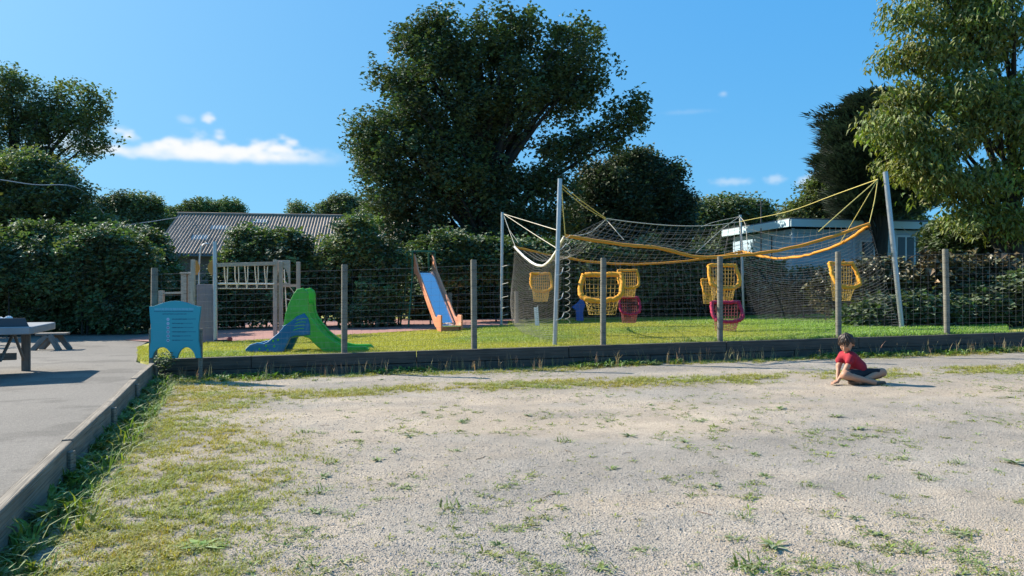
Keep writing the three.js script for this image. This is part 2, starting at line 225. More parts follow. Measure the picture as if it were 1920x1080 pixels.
{
  const r = mulberry(77), list = [];                            // lawn
  while (list.length < 85000) {
    const d = 10.2 + 10.5 * Math.pow(r(), 1.25), x = (r() * 2.15 - 1.22) * d * 0.72; if (x < -6.8 || x > 14) continue;
    if (-d > wallZ(x) - 0.06 || (x < -5 && -d > -10.6 - (-5.35 - x) * 1.94)) continue;
    if (x < -0.1 && -d < rubberEdge(x) - 0.05 * r()) continue;
    const dry = smooth(0.35, 0.62, fbm(x * 0.45 + 2, d * 0.45, 4, 0, 44) + 0.10 * smooth(3, -3, x)), t = 0.85 + 0.3 * r();
    const lush = smooth(3.0, 6.5, x);
    list.push([x, lawnY(x), -d, (0.6 + 0.6 * r()) * (1 - 0.45 * dry) * (1 + 0.5 * lush), [lerp(lerp(0.9, 1.32, dry), 0.8, lush) * t, lerp(lerp(1.15, 1.3, dry), 1.3, lush) * t, lerp(0.9, 0.95, dry) * t]]);
  }
  scatter('lawn_grass', blades(7, 0.055, 0.05, 0.0045, 5, 0.8), grassMat, list, 'short sunlit yellow green grass of the play area lawn', 'grass');
  const yard = [], r2 = mulberry(78);
  for (let i = 0; i < 420000 && yard.length < 70000; i++) {
    const d = 2.9 + 9.6 * Math.pow(r2(), 1.3), x = (r2() * 2.1 - 1.05) * d * 0.72, z = -d, g = yardGrass(x, z);
    const cl = smooth(0.40, 0.60, 0.5 * fbm(x * 9, z * 9, 2, 0, 53) + 0.5 * vnoise(x * 22, z * 22, 0, 54)); if (r2() > g * g * cl * 0.95 * (1 - 0.35 * smooth(-7, -4, z)) + 0.003) continue;
    const n = fbm(x * 1.7, z * 1.7, 3, 0, 51), t = 0.75 + 0.5 * r2();
    yard.push([x, gravelY(x) + bump(x, z) - 0.003, z, 0.35 + 0.6 * r2() * (0.5 + g), [lerp(0.78, 1.35, n) * t, lerp(1.0, 1.05, n) * t, 0.85 * t], 0.6]);
  }
  scatter('yard_grass', blades(8, 0.034, 0.03, 0.0032, 8, 1.3), grassMat, yard, 'low patchy grass creeping over the gravel yard along kerb and wall', 'grass');
  // loose stones
  const peb = [], r3 = mulberry(79), sg = new THREE.IcosahedronGeometry(1, 0), sp = sg.attributes.position; for (let i = 0; i < sp.count; i++) { const k = 0.75 + 0.5 * hash(Math.round(sp.getX(i) * 50), Math.round(sp.getY(i) * 50 + sp.getZ(i) * 70)); sp.setXYZ(i, sp.getX(i) * k, sp.getY(i) * k * 0.7, sp.getZ(i) * k); } sg.computeVertexNormals();
  while (peb.length < 90000) { const d = 2.85 + 8 * Math.pow(r3(), 1.7), x = (r3() * 2.1 - 1.05) * d * 0.72, z = -d; if (kerbDist(x, z) < 0.03 || wallDist(x, z) < 0.05) continue; if (fbm(x * 0.8, z * 0.8, 3, 0, 61) < 0.38 + 0.2 * (r3() - 0.5)) continue; const s = 0.0022 + 0.0042 * Math.pow(r3(), 2.2) + (r3() < 0.004 ? 0.009 * r3() : 0), t = r3() < 0.03 ? 0.25 : 0.65 + 0.75 * r3(), b = 0.94 + 0.12 * r3(); peb.push([x, gravelY(x) + bump(x, z) - s * 0.15, z, s, [t, t * 0.97, t * 0.92 * b], 3]); }
  scatter('loose_gravel', sg, std(lin(0.30, 0.275, 0.25), 0.95), peb, 'small loose stones strewn over the gravel yard', 'gravel');
  // shady weeds at the foot of the kerb, tall thin stalks by the sleeper wall
  const wk = [], wb = [], wl = [], st = [], r4 = mulberry(80);
  for (let i = 0; i < 300; i++) { const z = -2.6 - 7.6 * Math.pow(r4(), 0.8), k = 0.03 + 0.34 * r4() * r4() + 0.03, x = kerbX(z) + k; wk.push([x, gravelY(x) - 0.01, z, (0.55 + 0.7 * r4()) * (k < 0.2 ? 1 : 0.6), [0.8 + 0.5 * r4(), 0.85 + 0.4 * r4(), 0.8], 0.5]); }
  for (let i = 0; i < 300; i++) { const z = -2.6 - 7.6 * Math.pow(r4(), 0.8), k = 0.03 + 0.32 * r4(), x = kerbX(z) + k; wb.push([x, gravelY(x) - 0.01, z, 0.5 + 0.8 * r4(), [0.8 + 0.5 * r4(), 0.9 + 0.4 * r4(), 0.8], 0.6]); }
  for (let i = 0; i < 1100; i++) { const x = -4.9 + 15 * r4(), w = 0.05 + 0.5 * r4() * r4(), z = wallZ(x) + w; if (fbm(x * 1.3, 3, 3, 0, 90) < 0.38) continue; wl.push([x, gravelY(x) - 0.01, z, 0.45 + 0.6 * r4(), [0.9 + 0.5 * r4(), 0.95 + 0.3 * r4(), 0.8], 0.5]); }
  for (let i = 0; i < 480; i++) { const x = -4.7 + 15 * r4(), w = 0.04 + 0.4 * r4() * r4(), z = wallZ(x) + w; st.push([x, gravelY(x) - 0.01, z, 0.5 + 0.75 * r4(), [0.8 + 0.5 * r4(), 0.85 + 0.4 * r4(), 0.8 + 0.3 * r4()], 0.5]); }
  for (let i = 0; i < 150; i++) { const x = 2.2 + 7 * r4(), z = wallZ(x) - 0.1 - 0.5 * r4(); wb.push([x, lawnY(x) - 0.01, z, 0.5 + 0.6 * r4(), [0.9, 1.05, 0.8], 0.5]); }
  scatter('kerb_weeds', leafyWeed(18, 0.11, 0.010, 31, 1.1), weedMat, wk, 'broad leaved green weeds in the shade at foot of timber kerb', 'weeds');
  scatter('kerb_tall_grass', blades(7, 0.13, 0.05, 0.005, 33, 1.1), weedMat, wb, 'long bladed green grass growing against timber kerb and wall', 'grass');
  const sg2 = [], tw = [], r5 = mulberry(85);
  for (let i = 0; i < 60000 && sg2.length < 4000; i++) { const d = 3 + 7.5 * Math.pow(r5(), 1.15), x = (r5() * 2.1 - 1.05) * d * 0.72, z = -d; if (kerbDist(x, z) < 0.3 || wallDist(x, z) < 0.4) continue; const cl = smooth(0.50, 0.68, 0.55 * fbm(x * 1.6, z * 1.6, 3, 0, 95) + 0.45 * vnoise(x * 7, z * 7, 0, 96)); if (r5() > cl) continue; const t = 0.8 + 0.5 * r5(); sg2.push([x, gravelY(x) + bump(x, z) - 0.003, z, 0.35 + 0.8 * r5() * r5(), [t * (0.9 + 0.5 * r5()), t * 1.05, t * 0.8], 0.5, 0.6]); }
  scatter('gravel_sprigs', leafyWeed(9, 0.055, 0.006, 38, 0.5), weedMat, sg2, 'tiny green sprigs sprouting in drifts across the bare gravel', 'weeds');
  for (let i = 0; i < 46; i++) { const d = 3.2 + 6 * r5(), x = (r5() * 2 - 1) * d * 0.68, z = -d; if (kerbDist(x, z) < 0.5) continue; tw.push([x, gravelY(x) + bump(x, z) + 0.003, z, 0.3 + 0.6 * r5(), [0.7 + 0.6 * r5(), 0.7 + 0.4 * r5(), 0.7], 0.1]); }
  scatter('fallen_twigs', tube(spline([V(-0.07, 0, 0), V(-0.01, 0.004, 0.012), V(0.08, 0, -0.006)], 6), 0.0028, 5), std(lin(0.17, 0.14, 0.10), 0.95), tw, 'thin dry twigs lying on the gravel', 'twigs');
  scatter('wall_weeds', leafyWeed(9, 0.12, 0.018, 35, 1.0), weedMat, wl, 'leafy weeds growing at the foot of the sleeper wall', 'weeds');
  scatter('dry_stalks', blades(3, 0.24, 0.06, 0.0028, 37, 0.5), dryMat, st, 'thin pale dry grass stalks standing before the sleeper wall', 'grass');
}
// ---------------------------------------------------------------- trees, hedges
function leafCluster(n, R, L, w, seed, droop = 0) {
  const r = mulberry(seed), pos = [], col = [];
  for (let i = 0; i < n; i++) {
    const c = V(r() * 2 - 1, r() * 2 - 1, r() * 2 - 1).normalize().multiplyScalar(R * Math.cbrt(r()));
    const a = r() * 6.283, d = V(Math.cos(a), (r() - 0.5) * 1.2 - droop * 1.6, Math.sin(a)).normalize(), s = d.clone().cross(V(r() - 0.5, 1 + (droop ? 1.5 * (r() - 0.5) : r() - 0.5), r() - 0.5)).normalize(), u = s.clone().cross(d);
    const l = L * (0.65 + 0.6 * r()), ww = w * (0.7 + 0.5 * r()), m = c.clone().addScaledVector(d, l * 0.45).addScaledVector(u, l * 0.08), t = c.clone().addScaledVector(d, l).addScaledVector(u, -l * 0.06);
    const p = [c, m.clone().addScaledVector(s, ww).addScaledVector(u, ww * 0.35), t, m.clone().addScaledVector(s, -ww).addScaledVector(u, ww * 0.35), m];
    const k = 0.7 + 0.6 * r(), q = [k * (0.8 + 0.45 * r()), k, k * (0.75 + 0.5 * r())];
    for (const j of [0, 4, 1, 1, 4, 2, 0, 3, 4, 3, 2, 4]) { pos.push(p[j].x, p[j].y, p[j].z); col.push(...q); }
  }
  const g = new THREE.BufferGeometry(); g.setAttribute('position', new THREE.Float32BufferAttribute(pos, 3)); g.setAttribute('color', new THREE.Float32BufferAttribute(col, 3)); g.computeVertexNormals(); return g;
}
// a sprig of scale-leaved conifer: flat fan of narrow pointed fingers
function coniferSpray(seed) {
  const r = mulberry(seed), pos = [], col = [];
  for (let i = 0; i < 15; i++) {
    const a = (r() - 0.5) * 2.6, l = 0.26 * (0.5 + 0.8 * r()), o = V((r() - 0.5) * 0.2, (r() - 0.5) * 0.12, (r() - 0.5) * 0.2), d = V(Math.sin(a), 0.35 + 0.3 * r(), Math.cos(a)).normalize(), s = V(d.z, 0, -d.x).normalize().multiplyScalar(0.022), k = 0.7 + 0.6 * r();
    const m = o.clone().addScaledVector(d, l * 0.5), t = o.clone().addScaledVector(d, l); t.y -= 0.03;
    for (const p of [o, m.clone().add(s), m.clone().sub(s), m.clone().add(s), t, m.clone().sub(s)]) { pos.push(p.x, p.y, p.z); col.push(k, k, k); }
  }
  const g = new THREE.BufferGeometry(); g.setAttribute('position', new THREE.Float32BufferAttribute(pos, 3)); g.setAttribute('color', new THREE.Float32BufferAttribute(col, 3)); g.computeVertexNormals(); return g;
}
const G = {
  oak: [leafCluster(16, 0.27, 0.14, 0.043, 201), leafCluster(15, 0.29, 0.16, 0.046, 202)], small: [leafCluster(18, 0.22, 0.11, 0.034, 203)], ivy: [leafCluster(15, 0.19, 0.11, 0.042, 204)],
  cherry: [leafCluster(17, 0.25, 0.135, 0.027, 205, 0.5), leafCluster(13, 0.24, 0.15, 0.030, 215, 0.8)], far: [leafCluster(20, 0.42, 0.22, 0.075, 206)], conifer: [coniferSpray(207)], glossy: [leafCluster(13, 0.19, 0.13, 0.040, 208)],
};
const L = {
  oak: leafMat(lin(0.060, 0.108, 0.020), { transmission: 0.42, gloss: 0.12 }), dark: leafMat(lin(0.042, 0.075, 0.022), { transmission: 0.3, gloss: 0.1 }), left: leafMat(lin(0.095, 0.15, 0.026), { transmission: 0.5, gloss: 0.15 }),
  cherry: leafMat(lin(0.15, 0.225, 0.016), { transmission: 0.5, gloss: 0.12 }), ivy: leafMat(lin(0.075, 0.128, 0.024), { transmission: 0.45, gloss: 0.15 }), conifer: leafMat(lin(0.040, 0.072, 0.036), { transmission: 0.15 }),
  lime: leafMat(lin(0.115, 0.19, 0.035), { transmission: 0.35 }),
  glossy: new THREE.MeshPhysicalMaterial({ color: lin(0.080, 0.098, 0.040), roughness: 0.42, side: THREE.DoubleSide, vertexColors: true }),
};
function plant(name, label, category, o) {
  const { d, ell, lobe = [0.5, 0.9], nl = 1, per = 180, geos, mat, seed = 1, depth = 1, trunk, base, tint = 0.25, group, red = 0, flat = 0.85, crownName = 'crown', size = [0.6, 0.8], up = false, shell = 0.45 } = o;
  const r = mulberry(seed * 7919), b = base ? P(base[0], base[1], d) : P(ell[0][0], 600, d); if (!base || o.floor !== undefined) b.y = o.floor ?? lawnY(b.x);
  const root = thing(name, label, category, b, group), m = d / F, lobes = [];
  for (const [cx, cy, rx, ry, dd = 0] of ell) {
    const n = Math.max(2, Math.round(nl * Math.PI * rx * ry * m * m / Math.pow((lobe[0] + lobe[1]) / 2, 2)));
    for (let i = 0; i < n; i++) {
      const a = r() * 6.283, q = Math.sqrt(r()), R = lerp(lobe[0], lobe[1], r() * r() * 0.7 + r() * 0.3), sx = Math.max(0.1, rx * m - R * 0.85), sy = Math.max(0.1, ry * m - R * 0.8);
      const c = P(cx, cy, d + dd); c.x += Math.cos(a) * q * sx; c.y += Math.sin(a) * q * sy; c.z += (r() * 2 - 1) * Math.sqrt(1 - q * q * 0.8) * depth * Math.min(rx, ry) * m;
      if (c.y - R * 0.6 < b.y) c.y = b.y + R * 0.6; lobes.push([c, R]);
    }
  }
  const put = geos.map(() => []);
  for (const [c, R] of lobes) { const tone = 1 + tint * (r() * 2 - 1), rd = red * r(), ax = V(r() - 0.5, (r() - 0.5) * 0.6, r() - 0.5).normalize(), st = 0.2 + 0.6 * r(); const n = Math.round(per * R * R); for (let i = 0; i < n; i++) { const v = V(r() * 2 - 1, r() * 2 - 1, r() * 2 - 1).normalize().multiplyScalar(R * (shell + (1.08 - shell) * Math.sqrt(r()))); v.y *= flat; v.addScaledVector(ax, v.dot(ax) * st); if (r() < 0.1) v.multiplyScalar(1.05 + 0.35 * r()); const k = tone * (0.85 + 0.3 * r()); put[Math.floor(r() * geos.length)].push([c.x + v.x - b.x, Math.max(0.02, c.y + v.y - b.y), c.z + v.z - b.z, k * (1 + rd * 1.1 + 0.3 * (r() - 0.5)), k * (1 - 0.2 * rd), k * (1 + 0.1 * rd), Math.atan2(v.x, v.z)]); } }
  geos.forEach((g, gi) => {
    const c = new THREE.InstancedMesh(g, mat, put[gi].length), M4 = new THREE.Matrix4(), q = new THREE.Quaternion(), e = new THREE.Euler(), col = new THREE.Color();
    put[gi].forEach(([x, y, z, cr, cg, cb, ya], i) => { up ? e.set((r() - 0.5) * 0.5, ya + (r() - 0.5), (r() - 0.5) * 0.5) : e.set((r() - 0.5) * 0.9, r() * 6.283, (r() - 0.5) * 0.9); const s = size[0] + size[1] * r(); M4.compose(V(x, y, z), q.setFromEuler(e), V(s, s, s)); c.setMatrixAt(i, M4); c.setColorAt(i, col.setRGB(cr, cg, cb)); });
    c.name = crownName; c.castShadow = c.receiveShadow = true; c.userData.kind = 'stuff'; root.add(c);
  });
  const wood = [];
  if (trunk) {
    const [r0, topPx, topPy] = trunk, top = P(topPx, topPy, d), k1 = b.clone().lerp(top, 0.4).add(V((r() - 0.5) * 0.4, 0, (r() - 0.5) * 0.4)), tp = spline([b.clone().add(V(0, -0.15, 0)), k1, top], 14);
    part('trunk', tube(tp, (t) => r0 * (1 - 0.8 * t) + r0 * 0.35 * Math.exp(-t * 14), 10), M.bark, root);
    lobes.forEach(([c, R], i) => { if (i % (o.limbEvery ?? 7)) return; const t = clamp((c.y - b.y) / (top.y - b.y) * 0.75 - 0.12, 0.12, 0.97), s = tp[Math.round(t * 14)], mid = s.clone().lerp(c, 0.5).add(V((r() - 0.5) * 0.4, 0.15 + r() * 0.3, (r() - 0.5) * 0.4)); wood.push(tube(spline([s, mid, c], 6), (q) => lerp(r0 * 0.3, 0.012, q), 5)); });
    part('limbs', merge(wood), M.bark, root, 'stuff');
  } else {
    for (let i = 0; i < Math.min(14, lobes.length); i++) { const c = lobes[Math.floor(i * lobes.length / 14) % lobes.length][0], s = V(c.x, b.y - 0.05, c.z); wood.push(tube(spline([s, s.clone().lerp(c, 0.5).add(V((r() - 0.5) * 0.2, 0, (r() - 0.5) * 0.2)), c], 5), (q) => lerp(0.03, 0.008, q), 5)); }
    part('stems', merge(wood), M.bark, root, 'stuff');
  }
  return root;
}
// the tall oak in the middle and the evergreen beside it
plant('oak_tree', 'tall dark green oak tree rising behind the orange slide', 'tree', { d: 25, base: [905, 580], floor: 0.25, trunk: [0.42, 900, 120], seed: 1, geos: G.oak, mat: L.oak, per: 76, nl: 1.1, lobe: [0.22, 0.68], depth: 1.0, shell: 0.15,
  ell: [[880, 80, 108, 70], [805, 95, 70, 72], [748, 172, 60, 80], [830, 200, 115, 105], [960, 72, 56, 58], [960, 160, 110, 80], [1080, 120, 74, 88], [1045, 190, 70, 60], [1180, 222, 50, 44], [1120, 258, 62, 36], [1050, 280, 60, 36], [735, 290, 88, 85], [700, 270, 50, 55], [740, 380, 88, 65], [850, 320, 110, 90], [930, 250, 70, 70], [880, 420, 150, 70], [930, 360, 80, 60], [1020, 350, 60, 50], [1010, 430, 90, 50], [770, 450, 80, 45]] });
plant('evergreen_tree', 'dense blackish green evergreen tree right of the tall oak', 'tree', { d: 27, base: [1190, 580], floor: 0.3, trunk: [0.25, 1190, 330], seed: 2, geos: G.small, mat: L.dark, per: 170, nl: 1.2, lobe: [0.35, 0.75], size: [1.1, 0.6], shell: 0.2,
  ell: [[1213, 317, 30, 26], [1246, 328, 26, 32], [1276, 395, 22, 44], [1160, 318, 26, 26], [1180, 335, 70, 52], [1190, 345, 62, 62], [1140, 370, 70, 70], [1235, 370, 48, 66], [1200, 430, 100, 60], [1265, 420, 32, 62], [1090, 430, 60, 60], [1150, 490, 130, 50]] });
// left side: tall tree beyond, undergrowth in front
plant('broadleaf_tree', 'tall spreading tree at left edge with arching bare branch', 'tree', { d: 30, base: [20, 560], floor: 0, trunk: [0.4, 20, 190], seed: 3, geos: G.oak, mat: L.left, per: 56, nl: 0.95, lobe: [0.22, 0.65], depth: 0.9, shell: 0.15,
  ell: [[25, 150, 45, 38], [130, 195, 80, 50], [80, 230, 60, 50], [150, 235, 62, 45], [160, 275, 52, 28], [20, 215, 55, 55], [30, 290, 80, 70], [90, 330, 50, 50], [-60, 220, 80, 100], [-90, 330, 90, 100]] });
plant('shade_tree', 'broad tree beyond left picture edge shading the asphalt', 'tree', { d: 16, base: [-470, 640], floor: 0.05, trunk: [0.2, -470, 290], seed: 30, geos: G.oak, mat: L.left, per: 60, nl: 0.75, lobe: [0.4, 0.8], shell: 0.2, ell: [[-470, 260, 150, 80], [-390, 300, 70, 50], [-560, 300, 70, 50]] });
plant('leaning_tree', 'leafy tree with pale green sunlit sprays below the tall left tree', 'tree', { d: 25, base: [70, 580], floor: 0, trunk: [0.25, 80, 360], seed: 4, geos: G.small, mat: L.left, per: 95, nl: 1.1, lobe: [0.35, 0.75], size: [1.1, 0.6], shell: 0.2,
  ell: [[20, 325, 90, 50], [85, 335, 46, 42], [60, 370, 80, 60], [125, 370, 42, 55], [40, 430, 75, 60], [110, 440, 70, 55], [-50, 400, 80, 90], [175, 430, 40, 45], [0, 480, 100, 60]] });
const hedge = { geos: G.ivy, mat: L.ivy, lobe: [0.18, 0.5], per: 300, shell: 0.25, crownName: 'foliage' };
plant('tall_hedge', 'big dark hedge mass behind the table tennis table', 'hedge', { ...hedge, d: 18, floor: 0, seed: 5, nl: 1.5, depth: 0.7, tint: 0.35, lobe: [0.22, 0.62], ell: [[40, 570, 100, 66, 0.4], [-60, 565, 90, 80, 0.4], [130, 575, 85, 64, 0.3], [215, 570, 70, 66, 0.2], [262, 572, 34, 58, 0], [120, 505, 70, 52, -0.5], [185, 466, 42, 38, -0.4], [235, 492, 42, 50, -0.3], [30, 505, 80, 56, -0.6], [70, 450, 40, 30, 0], [275, 530, 24, 34, -0.2], [-70, 480, 70, 60, -0.6], [160, 540, 100, 50, 1.5], [20, 540, 100, 50, 1.5]] });
plant('hedge_shrub', 'ivy covered shrub spilling over left corner of the barn', 'shrub', { ...hedge, d: 20, floor: 0, seed: 6, nl: 1.7, tint: 0.4, ell: [[255, 475, 55, 40], [300, 510, 40, 45], [210, 455, 45, 30], [330, 560, 40, 60], [290, 580, 60, 45]] });
plant('climbing_shrub', 'sunlit climbing shrub behind the monkey bars, before barn roof', 'shrub', { ...hedge, d: 19.8, seed: 7, nl: 1.75, tint: 0.4, ell: [[452, 452, 26, 20], [503, 458, 24, 20], [552, 462, 22, 18], [470, 475, 52, 38], [530, 485, 48, 40], [440, 520, 50, 40], [590, 515, 52, 36], [520, 560, 130, 55], [640, 540, 50, 60], [420, 580, 60, 40]] });
plant('leafy_shrub', 'bright green leafy shrub beside the top of orange slide', 'shrub', { ...hedge, d: 19.4, seed: 8, nl: 1.6, tint: 0.45, mat: L.left, ell: [[690, 450, 45, 40], [660, 430, 22, 20], [735, 500, 42, 45], [665, 480, 35, 40], [720, 560, 50, 50], [690, 580, 50, 40], [640, 470, 20, 25]] });
plant('dark_hedge', 'deep shaded hedge running behind the net enclosure', 'hedge', { ...hedge, d: 21.5, seed: 9, nl: 1.6, depth: 0.5, tint: 0.2, size: [1.1, 0.5], per: 420, lobe: [0.35, 0.6], ell: [[800, 565, 90, 50, 2], [900, 560, 90, 55, 2], [1010, 560, 90, 55, 2], [1110, 560, 90, 55, 2], [1210, 560, 90, 55, 2], [1310, 560, 90, 52, 1.6], [1410, 560, 90, 50, 1.2], [1510, 560, 90, 46, 0.6], [850, 490, 80, 40, -0.6], [960, 490, 90, 40, -0.8], [1080, 500, 80, 40, -0.8], [1200, 505, 80, 40, -0.8], [1300, 512, 70, 30, -0.5], [1400, 520, 70, 28, -0.4]] });
plant('red_leaf_hedge', 'glossy hedge of dark red and green leaves at right', 'hedge', { ...hedge, d: 15.6, floor: lawnY(9), seed: 10, geos: G.glossy, mat: L.glossy, nl: 1.9, depth: 0.6, tint: 0.35, red: 0.4, per: 300, ell: [[1640, 540, 60, 52], [1720, 540, 70, 56], [1800, 540, 70, 60], [1870, 545, 60, 55], [1940, 545, 60, 55], [1560, 550, 50, 45, 2], [1480, 556, 50, 40, 3.5]] });
plant('low_shrub', 'low green shrub growing at the foot of red leaf hedge', 'shrub', { ...hedge, d: 14.7, floor: lawnY(8.3), seed: 11, geos: G.glossy, mat: L.ivy, nl: 1.2, lobe: [0.16, 0.28], per: 620, ell: [[1650, 590, 30, 18], [1710, 580, 45, 28], [1780, 585, 35, 22], [1850, 570, 40, 32], [1900, 560, 35, 45], [1620, 596, 24, 12]] });
// right side: cherry in front, conifer and bushes behind
plant('cherry_tree', 'large cherry tree with drooping leaves filling upper right corner', 'tree', { d: 17, base: [1912, 600], floor: lawnY(11), trunk: [0.2, 1900, 100], seed: 12, geos: G.cherry, mat: L.cherry, per: 82, nl: 1.35, lobe: [0.25, 0.62], flat: 0.6, shell: 0.1, depth: 1.0, red: 0.25, limbEvery: 9, tint: 0.3,
  ell: [[1790, 35, 75, 45], [1705, 28, 46, 22], [1682, 108, 62, 22], [1760, 110, 80, 45], [1860, 60, 80, 80], [1720, 180, 70, 36], [1810, 190, 100, 70], [1680, 245, 66, 42], [1770, 275, 90, 60], [1880, 220, 70, 90], [1692, 305, 58, 34], [1790, 345, 84, 46], [1860, 350, 70, 60], [1825, 400, 55, 28], [1890, 415, 55, 36], [1960, 250, 80, 150], [1860, -40, 120, 70], [1740, -30, 60, 40]] });
plant('conifer_tree', 'dark feathery conifer standing behind the cherry tree', 'tree', { d: 24, base: [1640, 580], floor: 0.4, trunk: [0.25, 1650, 170], seed: 13, geos: G.conifer, mat: L.conifer, per: 420, nl: 1.7, lobe: [0.4, 0.75], size: [1.0, 0.6], up: true, tint: 0.2,
  ell: [[1632, 205, 28, 38], [1602, 260, 38, 48], [1660, 240, 60, 60], [1590, 310, 44, 45], [1640, 320, 72, 60], [1615, 370, 58, 38], [1690, 360, 60, 60]] });
plant('broadleaf_bush', 'loose grey green bush at left foot of the conifer', 'bush', { d: 26, floor: 0.4, seed: 14, geos: G.small, mat: L.left, per: 240, nl: 1.3, lobe: [0.3, 0.55], crownName: 'foliage', ell: [[1545, 355, 30, 32], [1520, 390, 40, 24], [1575, 390, 40, 30], [1490, 405, 25, 14], [1530, 430, 60, 30], [1540, 480, 70, 50]] });
plant('bright_bush', 'bright green bush behind roof of the blue cabin', 'bush', { d: 30, floor: 0.4, seed: 15, geos: G.small, mat: L.lime, per: 240, nl: 1.5, lobe: [0.4, 0.65], crownName: 'foliage', size: [1.1, 0.5], ell: [[1630, 390, 55, 28], [1690, 395, 50, 26], [1590, 405, 40, 20], [1650, 440, 90, 40], [1650, 500, 90, 60]] });
plant('garden_bush', 'rounded green bush at right end of the blue cabin', 'bush', { d: 18.5, floor: lawnY(11), seed: 16, geos: G.glossy, mat: L.ivy, per: 420, nl: 1.6, lobe: [0.28, 0.5], crownName: 'foliage', ell: [[1770, 450, 36, 40], [1830, 440, 70, 36], [1900, 440, 50, 40], [1790, 500, 50, 40], [1880, 500, 80, 40], [1840, 560, 100, 50]] });
// far trees behind the barn
for (const [seed, d, ell, trunk, label] of [
  [17, 62, [[240, 400, 70, 34], [200, 420, 50, 30], [280, 425, 50, 30]], [0.4, 240, 400], 'round dense tree left of the barn roof ridge'],
  [18, 75, [[395, 402, 52, 18], [345, 410, 34, 20], [430, 400, 22, 16]], [0.4, 390, 405], 'low pale tree showing over barn ridge at left'],
  [19, 70, [[640, 390, 26, 18], [665, 400, 30, 25], [610, 402, 18, 8], [562, 402, 10, 5]], [0.3, 645, 400], 'tree tops peeping over right end of the barn ridge'],
  [20, 48, [[1375, 405, 62, 26], [1330, 412, 36, 20], [1420, 414, 30, 18], [1380, 450, 80, 40], [1340, 500, 80, 50]], [0.35, 1375, 410], 'dark round tree between evergreen and blue cabin']])
  plant('distant_tree', label, 'tree', { d, ell, floor: 0, base: [ell[0][0], 560], trunk, seed, geos: G.far, mat: seed === 18 ? L.lime : L.left, per: 90, nl: 1.7, lobe: [0.8, 1.4], group: 'trees in the distance' });
// ---------------------------------------------------------------- timber retaining wall and kerb
{
  const w = thing('sleeper_wall', 'low dark timber sleeper wall in two courses below the wire fence', 'retaining wall', V(0, 0, wallZ(0))), r = mulberry(91);
  const dir = V(1, 0.02, -0.145).normalize(), at = (x, y) => V(x, gravelY(x) + y, wallZ(x));
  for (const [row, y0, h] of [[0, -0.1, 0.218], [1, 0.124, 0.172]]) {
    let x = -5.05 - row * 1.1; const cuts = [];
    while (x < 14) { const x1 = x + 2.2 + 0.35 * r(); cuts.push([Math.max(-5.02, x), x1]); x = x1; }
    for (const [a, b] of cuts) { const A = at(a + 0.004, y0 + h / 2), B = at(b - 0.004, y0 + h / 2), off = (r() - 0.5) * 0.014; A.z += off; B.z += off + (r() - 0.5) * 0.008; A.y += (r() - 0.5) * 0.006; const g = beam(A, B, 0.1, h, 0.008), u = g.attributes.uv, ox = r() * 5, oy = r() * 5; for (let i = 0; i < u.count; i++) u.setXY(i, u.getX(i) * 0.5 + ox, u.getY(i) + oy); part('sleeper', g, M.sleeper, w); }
  }
  const k = thing('timber_kerb', 'weathered timber board kerb between asphalt and gravel, ending at blue board', 'kerb', V(kerbX(-6), 0, -6));
  const zs = [1.5, -0.9, -3.15, -4.95, -6.7, -8.3, -10.25];
  for (let i = 0; i < zs.length - 1; i++) {
    const dy = [0, 0, -0.006, 0.008, -0.004, 0.01][i], A = V(kerbX(zs[i] - 0.006), 0.045 + dy, zs[i] - 0.006), B = V(kerbX(zs[i + 1]), 0.045 - dy * 0.5 - (i === 5 ? 0.01 : 0), zs[i + 1]);
    const g = beam(A, B, 0.075, 0.26, 0.012), u = g.attributes.uv; for (let q = 0; q < u.count; q++) u.setXY(q, u.getX(q) * 0.5 + i * 1.7, u.getY(q) + i * 0.31);
    const p = g.attributes.position, v = V(0, 0, 0); for (let q = 0; q < p.count; q++) if (p.getY(q) > 0.1) p.setY(q, p.getY(q) + 0.012 * (fbm(p.getZ(q) * 2, i, 2) - 0.5));
    part('board', g, M.kerb, k);
    const s = V(kerbX(zs[i + 1] + 0.15) + 0.058, 0, zs[i + 1] + 0.15); part('stake', box(0.04, 0.3, 0.06).translate(s.x, -0.01, s.z), M.kerb, k);
  }
}
